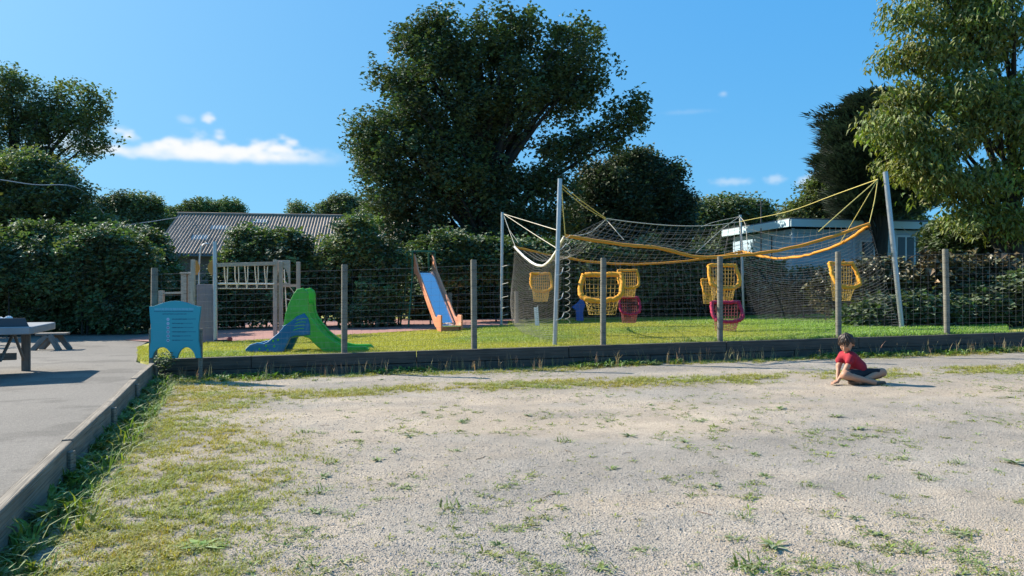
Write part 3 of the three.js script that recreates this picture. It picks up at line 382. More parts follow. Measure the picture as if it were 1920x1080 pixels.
// ---------------------------------------------------------------- wire fence
{
  const f = thing('wire_fence', 'wire mesh fence on round wooden posts standing on the sleeper wall', 'fence', V(0, wallTop(0), wallZ(0)));
  const posts = [[-5.09, 1.487], [-2.47, 1.55], [-0.57, 1.63], [1.41, 1.666], [3.3, 1.7], [5.31, 1.79], [7.24, 1.85], [9.2, 1.88], [11.2, 1.9]];
  const behind = 0.075;
  posts.forEach(([x, top], i) => { const z = wallZ(x) - behind - 0.02, l = [0.01, 0.004, -0.01, 0.006, 0, -0.01, -0.035, 0, 0][i]; part('post', tube([V(x, gravelY(x), z), V(x + l * 0.4, wallTop(x) + 0.6, z), V(x + l, top - 0.012, z), V(x + l, top, z)], (t) => t > 0.95 ? 0.037 : 0.046, 10), M.post, f); });
  for (let i = 0; i < posts.length - 1; i++) {
    const [x0, t0] = posts[i], [x1, t1] = posts[i + 1], list = [], r = mulberry(300 + i), z = (x) => wallZ(x) - behind + 0.036;
    const lo = (x) => wallTop(x) + 0.015, hi = (x) => lerp(t0, t1, (x - x0) / (x1 - x0)) - 0.09, rows = 13;
    for (let k = 0; k <= rows; k++) { const pts = [], sag = 0.012 * r(); for (let q = 0; q <= 6; q++) { const x = lerp(x0, x1, q / 6); pts.push(V(x, lerp(lo(x), hi(x), Math.pow(k / rows, 1.12)) - sag * Math.sin(Math.PI * q / 6) + (r() - 0.5) * 0.004, z(x))); } list.push(tube(pts, k === rows ? 0.0018 : 0.0013, 3)); }
    const n = Math.round((x1 - x0) / 0.125); for (let k = 1; k < n; k++) { const x = lerp(x0, x1, k / n), b = (r() - 0.5) * 0.012; list.push(tube([V(x, lo(x), z(x)), V(x + b, lerp(lo(x), hi(x), 0.5), z(x)), V(x, hi(x), z(x))], 0.0010, 3)); }
    part('wire_mesh', merge(list), M.wire, f, 'stuff');
  }
  // the fence at the back of the play area
  const bf = thing('back_fence', 'low plain wire fence with grey posts in front of back hedge', 'fence', onGround(712, 612, lawnY));
  const bp = [[590, 614], [712, 612], [852, 606], [968, 604]].map(([px, py]) => onGround(px, py, lawnY)); bp.forEach((p) => { p.z = Math.max(p.z, -18.9); p.y = lawnY(p.x); });
  bp.forEach((p) => part('post', tube([p.clone().add(V(0, -0.1, 0)), p.clone().add(V(0, 0.85, 0))], 0.05, 8), M.post, bf));
  for (let i = 0; i < 3; i++) part('wires', merge([0.15, 0.3, 0.45, 0.6, 0.78].map((h) => tube([bp[i].clone().add(V(0, h, 0.055)), bp[i + 1].clone().add(V(0, h, 0.055))], 0.002, 3))), M.wire, bf, 'stuff');
}
// ---------------------------------------------------------------- teal information board
{
  const d = 10.22, q = (px, py) => { const p = P(px, py, d); return [p.x, p.y]; }, c = P(329, 668, d);
  const o = thing('information_board', 'teal information board with arched top and two arched foot cut-outs', 'sign', V(c.x, gravelY(c.x), c.z));
  const L0 = q(281, 575), top = [];
  for (let i = 0; i <= 16; i++) { const t = i / 16, px = lerp(281, 377, t); top.push(q(px, 575 - 10.5 * Math.pow(Math.sin(Math.PI * clamp((t - 0.06) / 0.88)), 1.1))); }
  const right = [[376, 585], [373, 610], [373, 640], [376, 655], [377, 671]].map((p) => q(...p)), arch = (a, b) => { const l = []; for (let i = 0; i <= 12; i++) { const t = i / 12; l.push(q(lerp(b, a, t), 671 - 20.5 * Math.sin(Math.PI * t) ** 0.6)); } return l; };
  const left = [[281, 671], [282, 650], [284, 640], [284, 610], [282, 590]].map((p) => q(...p));
  const shape = [...top, ...right, ...arch(333, 368), ...arch(286, 324), ...left];
  const m = std(lin(0.028, 0.24, 0.29), 0.55);
  const body = extrude(shape, 0.03, 0.004).translate(0, 0, -d); part('panel', body, m, o);
  const cv = document.createElement('canvas'); cv.width = 512; cv.height = 568; const x = cv.getContext('2d'), sx = (px) => (px - 279) / 100 * 512, sy = (py) => (py - 562) / 111 * 568;
  x.fillStyle = '#3ba3ae'; x.fillRect(0, 0, 512, 568); const r = mulberry(44);
  const words = (px, py, to, h, col, gap = 2) => { x.fillStyle = col; let a = px; while (a < to) { const w = Math.min(to - a, 2 + 7 * r()); let b = a; while (b < a + w) { const s = 0.5 + 0.5 * r(); x.fillRect(sx(b), sy(py) + (r() < 0.3 ? -2 : 0), (s * 0.7) * 5.12, h * 5.12); b += s; } a += w + gap * 0.4; } };
  words(291, 577.5, 364, 4.2, '#7fb6cc', 3); words(290, 583, 363, 1.6, '#17506b'); words(306, 588, 351, 1.6, '#17506b');
  [598.5, 606.5, 614.3, 622.2, 630, 638].forEach((y, i) => { x.beginPath(); x.arc(sx(316.2), sy(y), 14, 0, 7); x.fillStyle = '#b9c6dd'; x.fill(); x.beginPath(); x.arc(sx(316.2), sy(y), i < 2 ? 5 : 7, 0, 7); x.fillStyle = i < 2 ? '#5d7f99' : '#14183a'; x.fill(); words(324, y - 1, [352, 344, 343, 350, 339, 339][i], 1.9, '#0c3f5e'); words([353, 345, 344, 351, 340, 340][i], y - 1, [368, 362, 364, 368, 359, 363][i], 1.5, '#1f6580'); });
  for (const [y, to] of [[601, 308], [604.5, 308], [621, 308], [624, 307], [628, 306], [631.5, 305], [635, 304], [638.5, 302]]) words(288, y, to, 0.8, '#5aa0b4');
  const t = new THREE.CanvasTexture(cv); t.colorSpace = THREE.SRGBColorSpace; t.magFilter = THREE.LinearFilter;
  const sg = new THREE.ShapeGeometry(new THREE.Shape(shape.map(([a, b]) => new THREE.Vector2(a, b)))), sp = sg.attributes.position, su = sg.attributes.uv;
  const [ax, ay] = q(279, 562), [bx, by] = q(379, 673); for (let i = 0; i < sp.count; i++) su.setXY(i, (sp.getX(i) - ax) / (bx - ax), 1 - (sp.getY(i) - ay) / (by - ay));
  sg.translate(0, 0, -d + 0.0185); part('printed_face', sg, std(0xffffff, 0.5, { map: t }), o);
  for (const px of [281, 374]) { const p = P(px, 671, d); part('leg', box(0.05, p.y - gravelY(p.x) + 0.45, 0.04).translate(p.x, (p.y + gravelY(p.x) - 0.05) / 2 + 0.2, p.z - 0.036), M.post, o); }
}
// ---------------------------------------------------------------- green and blue toddler slide
{
  const d = 11.75, q = (px, py) => { const p = P(px, py, d); return [p.x, p.y]; }, base = P(575, 661, d); base.y = lawnY(base.x);
  const o = thing('toddler_slide', 'small green plastic slide with blue side panels behind the fence', 'slide', base);
  const worn = (a, b, c, s) => std(0xffffff, 0.5, { map: tex(256, (i, j) => { const v = fbm(i / 70, j / 70, 5, 0, s), q = smooth(0.62, 0.72, fbm(i / 9, j / 30, 4, 0, s + 5)) * 0.25, k = 0.75 + 0.4 * v; return [a * k + q * 0.12, b * k + q * 0.12, c * k + q * 0.12]; }, 1.2), roughnessMap: tex(128, grey((i, j) => 0.7 + 0.3 * fbm(i / 14, j / 14, 4, 0, s)), 2, 2, false) }), green = worn(0.070, 0.40, 0.030, 321), blue = worn(0.004, 0.15, 0.31, 331), dy = base.y - P(575, 661, d).y;
  const sideG = [[560, 555], [566, 547], [575, 545], [581, 549], [583, 556], [583, 572], [584, 585], [588, 597], [597, 610], [610, 625], [624, 637], [642, 648], [660, 652], [690, 652], [694, 656], [694, 661], [650, 661], [616, 660], [600, 646], [588, 634], [576, 630], [562, 631], [550, 634], [538, 632], [542, 612], [545, 592], [551, 573]].map((p) => q(...p));
  const sideB = [[534, 626], [543, 614], [556, 606], [566, 597], [578, 592], [584, 600], [587, 612], [587, 627], [576, 628.5], [562, 629], [551, 633], [545, 646], [537, 661], [474, 661], [473, 656], [480, 649], [492, 645.5], [504, 647], [512, 644], [522, 636]].map((p) => q(...p));
  for (const s of [-1, 1]) {
    part('side_panel', extrude(sideG, 0.06, 0.018).translate(0, dy, -d + s * 0.21), green, o);
    const b = part('leg_panel', extrude(sideB, 0.075, 0.02).translate(0, dy, -d + s * 0.225), blue, o);
    for (const y of [599, 605, 611, 617]) { const pts = [565, 571, 578, 584].map((px, i) => P(px - (y - 599) * 0.3, y + [3.5, 1.2, 0, 0.6][i], d).add(V(0, dy, s * (0.225 + 0.036)))); part('rib', tube(spline(pts, 8), 0.0065, 6), green, b); }
    for (const [px, py] of [[509, 649], [524, 650], [522, 640], [531, 638], [497, 655], [512, 657]]) { const p = P(px, py, d).add(V(0, dy, s * (0.225 + 0.03))); part('knob', new THREE.SphereGeometry(0.022, 10, 8).scale(1, 1, 0.6).translate(p.x, p.y, p.z), green, b); }
  }
  const bed = [[581, 572], [583, 588], [588, 601], [597, 614], [610, 629], [624, 641], [642, 652], [660, 656], [690, 657]].map((p) => q(...p)), under = bed.map(([a, b]) => [a - 0.02, b - 0.03]).reverse();
  part('chute', extrude([...bed, ...under], 0.38, 0.004).translate(0, dy, -d), green, o);
  for (const [px, py] of [[488, 652], [512, 645], [529, 630], [541, 613], [550, 592], [562, 573]]) { const p = P(px, py, d); part('step', box(0.17, 0.045, 0.37, 0.015).translate(p.x + 0.04, p.y + dy - 0.01, p.z), px < 545 ? blue : green, o); }
}
// ---------------------------------------------------------------- orange and steel slide
{
  const T = V(-2.19, 1.63, -18.55), h = V(0.79, 0, 2.02).normalize(), across = V(h.z, 0, -h.x), gy = lawnY(-1.8);
  const o = thing('playground_slide', 'tall steel slide with orange sides and green frame on red rubber', 'slide', V(T.x, gy, T.z));
  const orange = std(0xffffff, 0.5, { map: tex(128, (i, j) => { const v = fbm(i / 30, j / 30, 4, 0, 301); return [0.50 + 0.12 * v, 0.185 + 0.07 * v, 0.085 + 0.05 * v]; }, 1) }), greenP = std(lin(0.012, 0.10, 0.05), 0.45), bedM = std(lin(0.62, 0.65, 0.70), 0.22, { metalness: 1, roughnessMap: tex(128, grey((i, j) => 0.5 + 0.5 * fbm(i / 12, j / 12, 4, 0, 303)), 2, 2, false) });
  const basis = (v, off) => new THREE.Matrix4().makeBasis(h, V(0, 1, 0), across.clone().negate()).setPosition(T.x + across.x * off, 0, T.z + across.z * off);
  const bedY = (s) => s < 0.12 ? 1.63 - 0.1 * s : s < 1.9 ? lerp(1.618, gy + 0.16, (s - 0.12) / 1.78) : gy + 0.16 - 0.05 * (s - 1.9);
  const lo = [], hi = [], S0 = -0.1, S1 = 2.35;
  for (let i = 0; i <= 20; i++) { const s = lerp(S0, S1, i / 20); lo.push([s, s > 2.05 ? gy + 0.01 : bedY(s) - 0.07]); hi.push([s, s < 0.02 ? lerp(2.06, 1.98, clamp((s + 0.1) / 0.1)) : s < 0.2 ? lerp(1.95, 1.75, (s - 0.02) / 0.18) : s > 2.0 ? gy + 0.36 : bedY(s) + 0.13]); }
  for (const s of [-1, 1]) {
    part('side_rail', extrude([...lo, ...hi.reverse()], 0.04, 0.01).applyMatrix4(basis(0, s * 0.235)), orange, o); hi.reverse();
    const cap = T.clone().addScaledVector(across, s * 0.235).addScaledVector(h, -0.07); cap.y = 2.08; part('rail_cap', box(0.07, 0.05, 0.07, 0.015).translate(cap.x, cap.y, cap.z), std(0x111111, 0.6), o);
  }
  const bp = []; for (let i = 0; i <= 26; i++) { const s = lerp(-0.1, 2.34, i / 26); bp.push([s, bedY(s)]); } const bl = bp.map(([a, b]) => [a, b - 0.02]).reverse();
  part('bed', extrude([...bp, ...bl], 0.42, 0.002).applyMatrix4(basis(0, 0)), bedM, o);
  const loc = (s, y, a) => { const p = T.clone().addScaledVector(h, s).addScaledVector(across, a); p.y = y; return p; };
  part('platform', beam(loc(-0.75, 1.6, 0), loc(-0.12, 1.6, 0), 0.55, 0.05), greenP, o);
  for (const a of [-0.29, 0.29]) { part('leg', tube([loc(-0.1, 2.12, a), loc(-0.1, 1.5, a), loc(0.08, gy, a * 1.5)], 0.024, 8), greenP, o); part('leg', tube([loc(-0.7, 2.12, a), loc(-0.7, 1.5, a), loc(-0.95, gy, a * 1.4)], 0.024, 8), greenP, o); part('side_bar', tube([loc(-0.1, 2.12, a), loc(-0.7, 2.12, a)], 0.02, 8), greenP, o); part('brace', tube([loc(0.04, 0.75, a * 1.3), loc(-0.9, 0.6, a * 1.3)], 0.018, 6), greenP, o); }
  part('top_bar', tube([loc(-0.1, 2.12, -0.29), loc(-0.1, 2.12, 0.29)], 0.024, 8), greenP, o);
  for (const k of [0.2, 0.4, 0.6, 0.8]) part('rung', tube([loc(lerp(-0.95, -0.7, k), lerp(gy, 1.5, k), -0.33), loc(lerp(-0.95, -0.7, k), lerp(gy, 1.5, k), 0.33)], 0.017, 6), greenP, o);
  part('foot_plate', beam(loc(2.26, gy + 0.055, -0.2), loc(2.26, gy + 0.055, 0.2), 0.04, 0.1), orange, o);
}
// ---------------------------------------------------------------- climbing frame with hanging rope loops
{
  const b0 = onGround(404, 641, lawnY), b1 = onGround(521, 630, lawnY), b2 = onGround(557, 627, lawnY), bl = onGround(362, 643, lawnY); b2.z = b1.z - 0.25; b2.x = (557 - 960) / F * -b2.z;
  const o = thing('monkey_bars', 'pale timber climbing frame with hanging rope loops and grey panel', 'climbing frame', b0.clone());
  const D = (p, px, py) => P(px, py, -p.z), ochre = std(lin(0.42, 0.20, 0.035), 0.6), panelM = std(0xffffff, 0.7, { map: tex(128, (i, j) => { const v = fbm(i / 3, j / 60, 3, 0, 311); return [0.17 + 0.05 * v, 0.15 + 0.05 * v, 0.17 + 0.05 * v]; }, 1) });
  part('steel_pole', tube([b0, D(b0, 403, 453)], 0.042, 10), M.steel, o);
  const pl = bl.clone(), pt = D(bl, 362, 487); pt.x = pl.x; part('post', beam(pl, pt, 0.07, 0.07, 0.006, V(0, 0, 1)), M.paleWood, o);
  const A = D(b0, 367, 533), B = D(b0, 400, 641); part('panel', box(B.x - A.x, A.y - b0.y, 0.03).translate((A.x + B.x) / 2, (A.y + b0.y) / 2, b0.z - 0.05), panelM, o);
  for (const [px0, px1, s] of [[366, 373, 1], [389, 399, -1]]) { const a = D(b0, px0, 515), b = D(b0, px1, 489), w = b.x - a.x, h = b.y - a.y, pts = []; for (let i = 0; i <= 12; i++) { const t = i / 12; pts.push([s > 0 ? w * (0.35 + 0.65 * Math.sin(Math.PI * t)) : w * (0.65 - 0.65 * Math.sin(Math.PI * t)), h * t]); } pts.push(s > 0 ? [0, h] : [w, h], s > 0 ? [0, 0] : [w, 0]); part('ochre_plate', extrude(pts, 0.03, 0.004).translate(a.x, a.y, b0.z - 0.02), ochre, o); }
  part('beam', beam(D(b0, 408, 497), D(b1, 518, 494), 0.07, 0.075), M.paleWood, o);
  part('bar', tube([D(b0, 408, 532), D(b1, 518, 532.5)], 0.018, 6), M.whiteRope, o);
  part('lower_rope', tube([D(b0, 408, 541), D(b1, 518, 541)], 0.009, 6), M.rope, o);
  for (const px of [424, 444, 462, 481, 499]) {
    const t = (px - 408) / 110, z = new THREE.Vector3(0, 0, lerp(b0.z, b1.z, t)), a = D(z, px - 3, 499), b = D(z, px + 3, 499), c = D(z, px + 1, 541), r = mulberry(px);
    part('rope_loop', merge([tube(spline([a, a.clone().lerp(c, 0.5).add(V(-0.02 + 0.03 * r(), 0, 0.02)), c], 8), 0.011, 5), tube(spline([b, b.clone().lerp(c, 0.55).add(V(0.03 * r(), 0, 0.02)), c], 8), 0.011, 5)]), M.rope, o);
  }
  for (const [b, px, top] of [[b1, 517, 487], [b1, 525, 490], [b2, 558, 491]]) { const q = V((px - 960) / F * -b.z, b.y, b.z + (px === 517 ? 0.03 : -0.06)), t = P(px, top, -q.z); t.x = q.x; part('post', beam(q, t, 0.075, 0.08, 0.008, V(0, 0, 1)), M.paleWood, o); }
  { const a = P(530, 534, 16.6), b = P(557, 490, 16.6), w = b.x - a.x, h = b.y - a.y, hole = []; for (let i = 0; i <= 14; i++) { const t = i / 14 * Math.PI; hole.push([w * (0.5 - 0.42 * Math.cos(t)), h * (0.06 + 0.66 * Math.sin(t))]); } part('arch_panel', extrude([[0, 0], [w, 0], [w, h], [0, h]], 0.03, 0.004, [hole.reverse()]).translate(a.x, a.y, b1.z - 0.12), M.paleWood, o); part('rail', beam(P(528, 536, 16.5), P(558, 535, 16.5), 0.05, 0.06), M.paleWood, o); }
  part('rope_ladder', merge([tube([P(533, 505, 16.6), P(540, 628, 16.2)], 0.012, 5), tube([P(529, 520, 16.6), P(560, 560, 16.6)], 0.01, 5), tube([P(536, 560, 16.6), P(556, 567, 16.6)], 0.01, 5), tube([P(538, 582, 16.5), P(556, 580, 16.5)], 0.01, 5)]), M.rope, o);
  const sp = thing('slim_pole', 'slim bent steel pole left of the climbing frame steel pole', 'pole', onGround(371, 640, lawnY));
  part('shaft', tube(spline([sp.position.clone(), P(372.5, 560, -sp.position.z), P(376, 470, -sp.position.z), P(380, 460, -sp.position.z), P(388, 456, -sp.position.z)], 20), 0.017, 6), M.steel, sp);
  part('head', box(0.09, 0.025, 0.05).translate(P(389, 456, -sp.position.z).x, P(389, 457, -sp.position.z).y, sp.position.z), M.steel, sp);
  const lf = thing('balance_bars', 'low timber bar frame left of the climbing frame above blue board', 'climbing frame', onGround(303, 640, lawnY)), zf = lf.position.z;
  for (const [px, top, w] of [[303, 545, 0.09], [346, 514, 0.11], [357, 510, 0.06]]) { const t = P(px, top, -zf); part('post', box(w, t.y - lawnY(t.x), 0.09).translate(t.x, (t.y + lawnY(t.x)) / 2, zf), M.paleWood, lf); }
  part('bar', beam(P(307, 550, -zf), P(342, 549, -zf), 0.04, 0.04), M.paleWood, lf); part('cap', box(0.22, 0.03, 0.13).translate(P(350, 511, -zf).x, P(350, 512, -zf).y, zf + 0.01), M.paleWood, lf);
  const rb = thing('red_ball_bar', 'red ball on end of a dark bar lying at rubber edge', 'toy', onGround(424, 641, lawnY)), e = onGround(431, 641, lawnY);
  part('ball', new THREE.SphereGeometry(0.05, 16, 12).scale(1, 0.92, 1).translate(e.x, e.y + 0.052, e.z), std(lin(0.40, 0.025, 0.02), 0.5), rb); part('bar', tube([V(e.x - 0.3, e.y + 0.024, e.z), V(e.x - 0.03, e.y + 0.035, e.z)], 0.016, 8), std(0x221a1a, 0.7), rb);
}
// ---------------------------------------------------------------- ball net enclosure on steel poles
{
  const A0 = onGround(940, 612, lawnY), B0 = onGround(1040, 648, lawnY), D0 = onGround(1692, 618, lawnY), C0 = P(1395, 600, 19.2); C0.y = lawnY(C0.x);
  const A1 = P(942, 398, 18.1), B1 = P(1050, 335, 11.8), C1 = P(1388, 403, 19.2), D1 = P(1660, 322, 14);
  const o = thing('net_enclosure', 'ball game net enclosure hung with orange ropes between steel poles', 'sports net', B0.clone());
  for (const [a, b, r] of [[A0, A1, 0.036], [B0, B1, 0.036], [C0, C1, 0.036], [D0, D1, 0.046]]) part('pole', tube([a.clone().add(V(0, -0.05, 0)), b], r, 10), M.steel, o);
  const front = spline([[1060, 443, 12.1], [1110, 450, 12.3], [1180, 460, 12.5], [1240, 466, 12.7], [1310, 482, 12.9], [1400, 478, 13.1], [1470, 468, 13.3], [1550, 447, 13.5], [1630, 419, 13.7]].map((p) => P(...p)), 48);
  const back = spline([[965, 463, 17.3], [1040, 480, 17.4], [1130, 493, 17.5], [1210, 495, 17.7], [1300, 488, 17.9], [1392, 472, 18.2]].map((p) => P(...p)), 36);
  const right = spline([[1392, 472, 18.2], [1450, 484, 17.2], [1510, 479, 16], [1580, 455, 14.8], [1630, 422, 13.7]].map((p) => P(...p)), 32);
  const left = spline([[965, 463, 17.3], [985, 483, 16.4], [1010, 498, 15], [1032, 488, 13.5], [1058, 445, 12.1]].map((p) => P(...p)), 32);
  const upper = spline([[1137, 410, 14], [1190, 417, 14.7], [1260, 423, 15.6], [1330, 423, 17], [1386, 416, 18.6]].map((p) => P(...p)), 32);
  const wob = (pts, r, f, s) => { const q = mulberry(s); return tube(pts.map((p) => p.clone().add(V(0, (q() - 0.5) * f, (q() - 0.5) * f))), (t) => r * (0.85 + 0.3 * vnoise(t * 60, s)), 7); };
  part('border_rope', wob(front, 0.028, 0.014, 1), M.orangeRope, o); part('border_rope', wob(back, 0.026, 0.01, 2), M.orangeRope, o); part('border_rope', wob(right, 0.030, 0.02, 3), M.orangeRope, o); part('white_border_rope', wob(left, 0.026, 0.006, 4), M.whiteRope, o);
  part('ridge_rope', tube(upper, 0.009, 5), M.rope, o);
  const at = (pts, t) => { const i = clamp(t) * (pts.length - 1), k = Math.min(pts.length - 2, Math.floor(i)); return pts[k].clone().lerp(pts[k + 1], i - k); };
  function net(name, top, bot, nu, nv, r, m, bulge = V(0, 0, 0), su = 22, sv = 8, pu = 1) {
    const f = (u, v) => at(top, u).lerp(at(bot, u), v).addScaledVector(bulge, Math.sin(Math.PI * v) * Math.pow(Math.sin(Math.PI * u), 0.7)), list = [];
    for (let j = 1; j <= nv; j++) { const p = []; for (let i = 0; i <= su; i++) p.push(f(i / su, j / nv).add(V(0, 0.012 * (vnoise(i * 1.7, j * 3.1) - 0.5), 0))); list.push(tube(p, r * pu, 3)); }
    for (let i = 0; i <= nu; i++) { const p = []; for (let j = 0; j <= sv; j++) p.push(f(i / nu, j / sv)); list.push(tube(p, r, 3)); }
    part(name, merge(list), m, o, 'stuff');
  }
  const g = (pts) => pts.map(([px, py]) => { const p = onGround(px, py, lawnY); p.y += 0.03; return p; });
  net('side_net', left, spline(g([[958, 604], [968, 618], [990, 631], [1020, 640], [1044, 644]]), 32), 16, 40, 0.0014, M.paleNet, V(-0.25, -0.1, 0.1), 24, 8, 1.9);
  net('side_net', right, spline([C0.clone().add(V(0.1, 0.02, 0.1)), ...g([[1480, 607], [1590, 612], [1686, 618]])], 32), 18, 34, 0.0012, M.net, V(0.15, -0.15, 0), 24, 8, 2);
  net('front_net', front, spline([B0.clone().add(V(0.1, 0.03, 0)), ...g([[1250, 640], [1480, 630], [1686, 619]])], 40), 44, 18, 0.0009, M.net, V(0, 0, 0.1));
  net('back_net', back, spline([A0.clone().add(V(0.1, 0.02, 0)), V(2.6, lawnY(2.6) + 0.02, -18.7), C0.clone().add(V(0, 0.02, 0.1))], 32), 34, 14, 0.0010, M.net, V(0, 0, -0.2));
  const fr2 = []; for (let i = 0; i <= 24; i++) fr2.push(at(front, 0.02 + 0.6 * i / 24)); const bk2 = []; for (let i = 0; i <= 24; i++) bk2.push(at(back, 0.25 + 0.75 * i / 24));
  net('roof_net', upper, fr2, 22, 8, 0.0034, M.paleNet, V(0, -0.12, 0)); net('roof_net', upper, bk2, 22, 8, 0.0032, M.paleNet, V(0, -0.1, 0));
  const lf = []; for (let i = 0; i <= 20; i++) lf.push(at(front, 0.02 + 0.1 * i / 20)); net('roof_net', spline([left[2].clone(), left[16].clone().add(V(0, 0.1, 0)), left[31].clone()], 20), spline([back[8].clone(), P(1090, 470, 15), upper[0].clone()], 20), 14, 7, 0.003, M.paleNet, V(0, -0.08, 0));
  net('roof_net', spline([upper[32].clone(), P(1480, 432, 16.8), P(1560, 425, 15.2), P(1628, 418, 13.8)], 24), right, 20, 6, 0.003, M.paleNet, V(0, -0.1, 0));
  const guy = (pts, m, r = 0.008) => part('guy_rope', tube(spline(pts, 10), r, 5), m, o);
  const bt = P(1053, 346, 11.8), bt2 = P(1053, 352, 11.8), dt = P(1646, 336, 14), at1 = P(944, 401, 18.1), ct = P(1387, 406, 19.1);
  guy([bt, P(1095, 380, 12.9), P(1137, 410, 14)], M.yellowRope); guy([bt2, P(1097, 388, 12.9), P(1137, 412, 14)], M.yellowRope); guy([bt, P(1056, 395, 11.95), P(1060, 443, 12.1)], M.yellowRope); guy([P(1137, 412, 14), P(1170, 450, 13.4)], M.rope); guy([P(1137, 411, 14), P(1108, 435, 13.5), P(1070, 443, 12.4)], M.rope);
  guy([at1, P(1000, 418, 15), P(1046, 432, 12.4)], M.rope, 0.007); guy([at1, P(1000, 438, 15.2), P(1048, 468, 12.6)], M.rope, 0.007); guy([at1, P(956, 435, 17.7), P(966, 462, 17.3)], M.rope); guy([at1, P(952, 425, 18), P(972, 455, 17.6)], M.rope, 0.006);
  guy([dt, P(1560, 367, 16), P(1480, 396, 17.4), P(1386, 416, 18.6)], M.yellowRope, 0.009); guy([dt, P(1590, 385, 13.8), P(1535, 434, 13.6)], M.yellowRope, 0.009); guy([dt, P(1620, 380, 13.9), P(1575, 456, 14.8)], M.yellowRope); guy([dt, P(1640, 375, 13.9), P(1630, 419, 13.7)], M.yellowRope);
  guy([ct, P(1360, 425, 18), P(1305, 474, 14.5)], M.rope, 0.008); guy([ct, P(1345, 415, 18.6), P(1315, 425, 17)], M.rope, 0.007); guy([ct, P(1389, 440, 18.6), P(1392, 472, 18.2)], M.rope); guy([ct, P(1397, 420, 18.6), P(1402, 474, 17.9)], M.rope, 0.006);
  for (const [py, q] of [[516, 1056], [563, 1056], [600, 1058], [470, 1062]]) part('tie_cord', tube(spline([P(1043, py, 11.76), P(1052, py - 3, 11.8), P(q, py - 14, 11.9)], 6), 0.006, 5), M.whiteRope, o);
  for (const py of [500, 533, 558, 578, 592]) part('tie_cord', tube([P(941, py, 18.0), P(953, py - 3, 17.8)], 0.006, 5), M.whiteRope, o);
  { const p = []; for (let i = 0; i <= 130; i++) { const t = i / 130; p.push(P(1064 + 5 * Math.cos(t * 82), lerp(440, 605, t) + 2 * Math.sin(t * 82), 11.95)); } part('lacing_cord', tube(p, 0.004, 4), M.rope, o); }

  // hanging baskets: a thick rope rim, a netted back and a netted pouch
  function basket(px0, px1, py0, py1, d, red, label, yaw = 0, hang = 0.6) {
    const w = (px1 - px0) / F * d, h = (py1 - py0) / F * d, c = P((px0 + px1) / 2, py0, d), b = thing('hanging_basket', label, 'basket', V(c.x, c.y - h, c.z), 'rope baskets in the net enclosure');
    b.rotation.y = yaw; const m = red ? M.basketRed : M.basketYellow, mn = red ? M.basketRedNet : M.basketNet, out = 0.42 * w;
    const rim = [], rr = 0.036 * w / 0.55;
    for (const [x, y, z] of [[-0.42, 1, 0], [0, 0.995, 0.02], [0.42, 1, 0], [0.455, 0.96, 0.06], [0.5, 0.74, 0.4], [0.47, 0.5, 0.8], [0.32, 0.4, 0.96], [0, 0.36, 1], [-0.32, 0.4, 0.96], [-0.47, 0.5, 0.8], [-0.5, 0.74, 0.4], [-0.455, 0.96, 0.06]]) rim.push(V(x * w, y * h, z * out));
    const loop = new THREE.CatmullRomCurve3(rim, true, 'catmullrom', 0.35).getPoints(60).slice(0, 60), q = mulberry(px0);
    mesh('rim', tube(loop.map((p) => p.clone().add(V((q() - 0.5) * 0.02, (q() - 0.5) * 0.02, (q() - 0.5) * 0.02))), rr, 7, true), m, b);
    const list = [], lo = h * 0.02, f = (u, v) => V(lerp(-0.42, 0.42, u) * w * (1 - 0.25 * v * v), lerp(0.98 * h, lo, v), 0.05 * out * Math.sin(v * 3));
    for (let i = 0; i <= 8; i++) list.push(tube([0, 0.25, 0.5, 0.75, 1].map((v) => f(i / 8, v)), 0.0045, 4)); for (let j = 0; j <= 9; j++) list.push(tube([0, 0.33, 0.66, 1].map((u) => f(u, j / 9)), 0.0045, 4));
    const pouch = (u, v) => { const a = u * Math.PI, tx = 0.5 * Math.cos(Math.PI - a), ry = 0.78 - 0.41 * Math.pow(Math.sin(a), 0.8); return V(lerp(tx, lerp(-0.32, 0.32, u), v) * w, lerp(ry * h, lo, v), lerp(0.4 + 0.6 * Math.sin(a), 0.15 + 0.35 * Math.sin(a), v) * out); };
    for (let i = 0; i <= 11; i++) list.push(tube([0, 0.33, 0.66, 1].map((v) => pouch(i / 11, v)), 0.005, 4)); for (let j = 1; j <= 6; j++) { const p = []; for (let i = 0; i <= 12; i++) p.push(pouch(i / 12, j / 6)); list.push(tube(p, 0.005, 4)); }
    const n = mesh('netting', merge(list), mn, b); n.userData.kind = 'stuff';
    for (const s of [-0.36, 0.36]) mesh('cord', tube([V(s * w, h, 0), V(s * w * 0.8, h + hang, -0.05)], 0.0025, 4), M.net, b);
  }
  basket(994, 1033, 513, 566, 14.4, false, 'yellow rope basket inside the left side net beside steel pole', 0.15, 0.3);
  basket(1091, 1168, 515, 591, 13.6, false, 'largest yellow rope basket, behind the fourth fence post', -0.25, 0.3);
  basket(1157, 1196, 507, 558, 16.6, false, 'small yellow rope basket directly above a red basket', 0.1, 0.2);
  basket(1160, 1198, 558, 606, 16.7, true, 'red rope basket near ground under a small yellow basket', 0.1, 0.62);
  basket(1326, 1382, 498, 566, 14.8, false, 'yellow rope basket above the pink red basket behind fence post', 0.05, 0.2);
  basket(1313, 1343, 524, 570, 17, false, 'small yellow basket half hidden behind a larger yellow one', 0.2, 0.45);
  basket(1332, 1388, 567, 622, 14.4, true, 'pink red rope basket below the yellow pair on the lawn', 0, 0.85);
  basket(1549, 1605, 494, 565, 13.9, false, 'rightmost yellow rope basket, above the seated child', 0.25, 0.45);
}
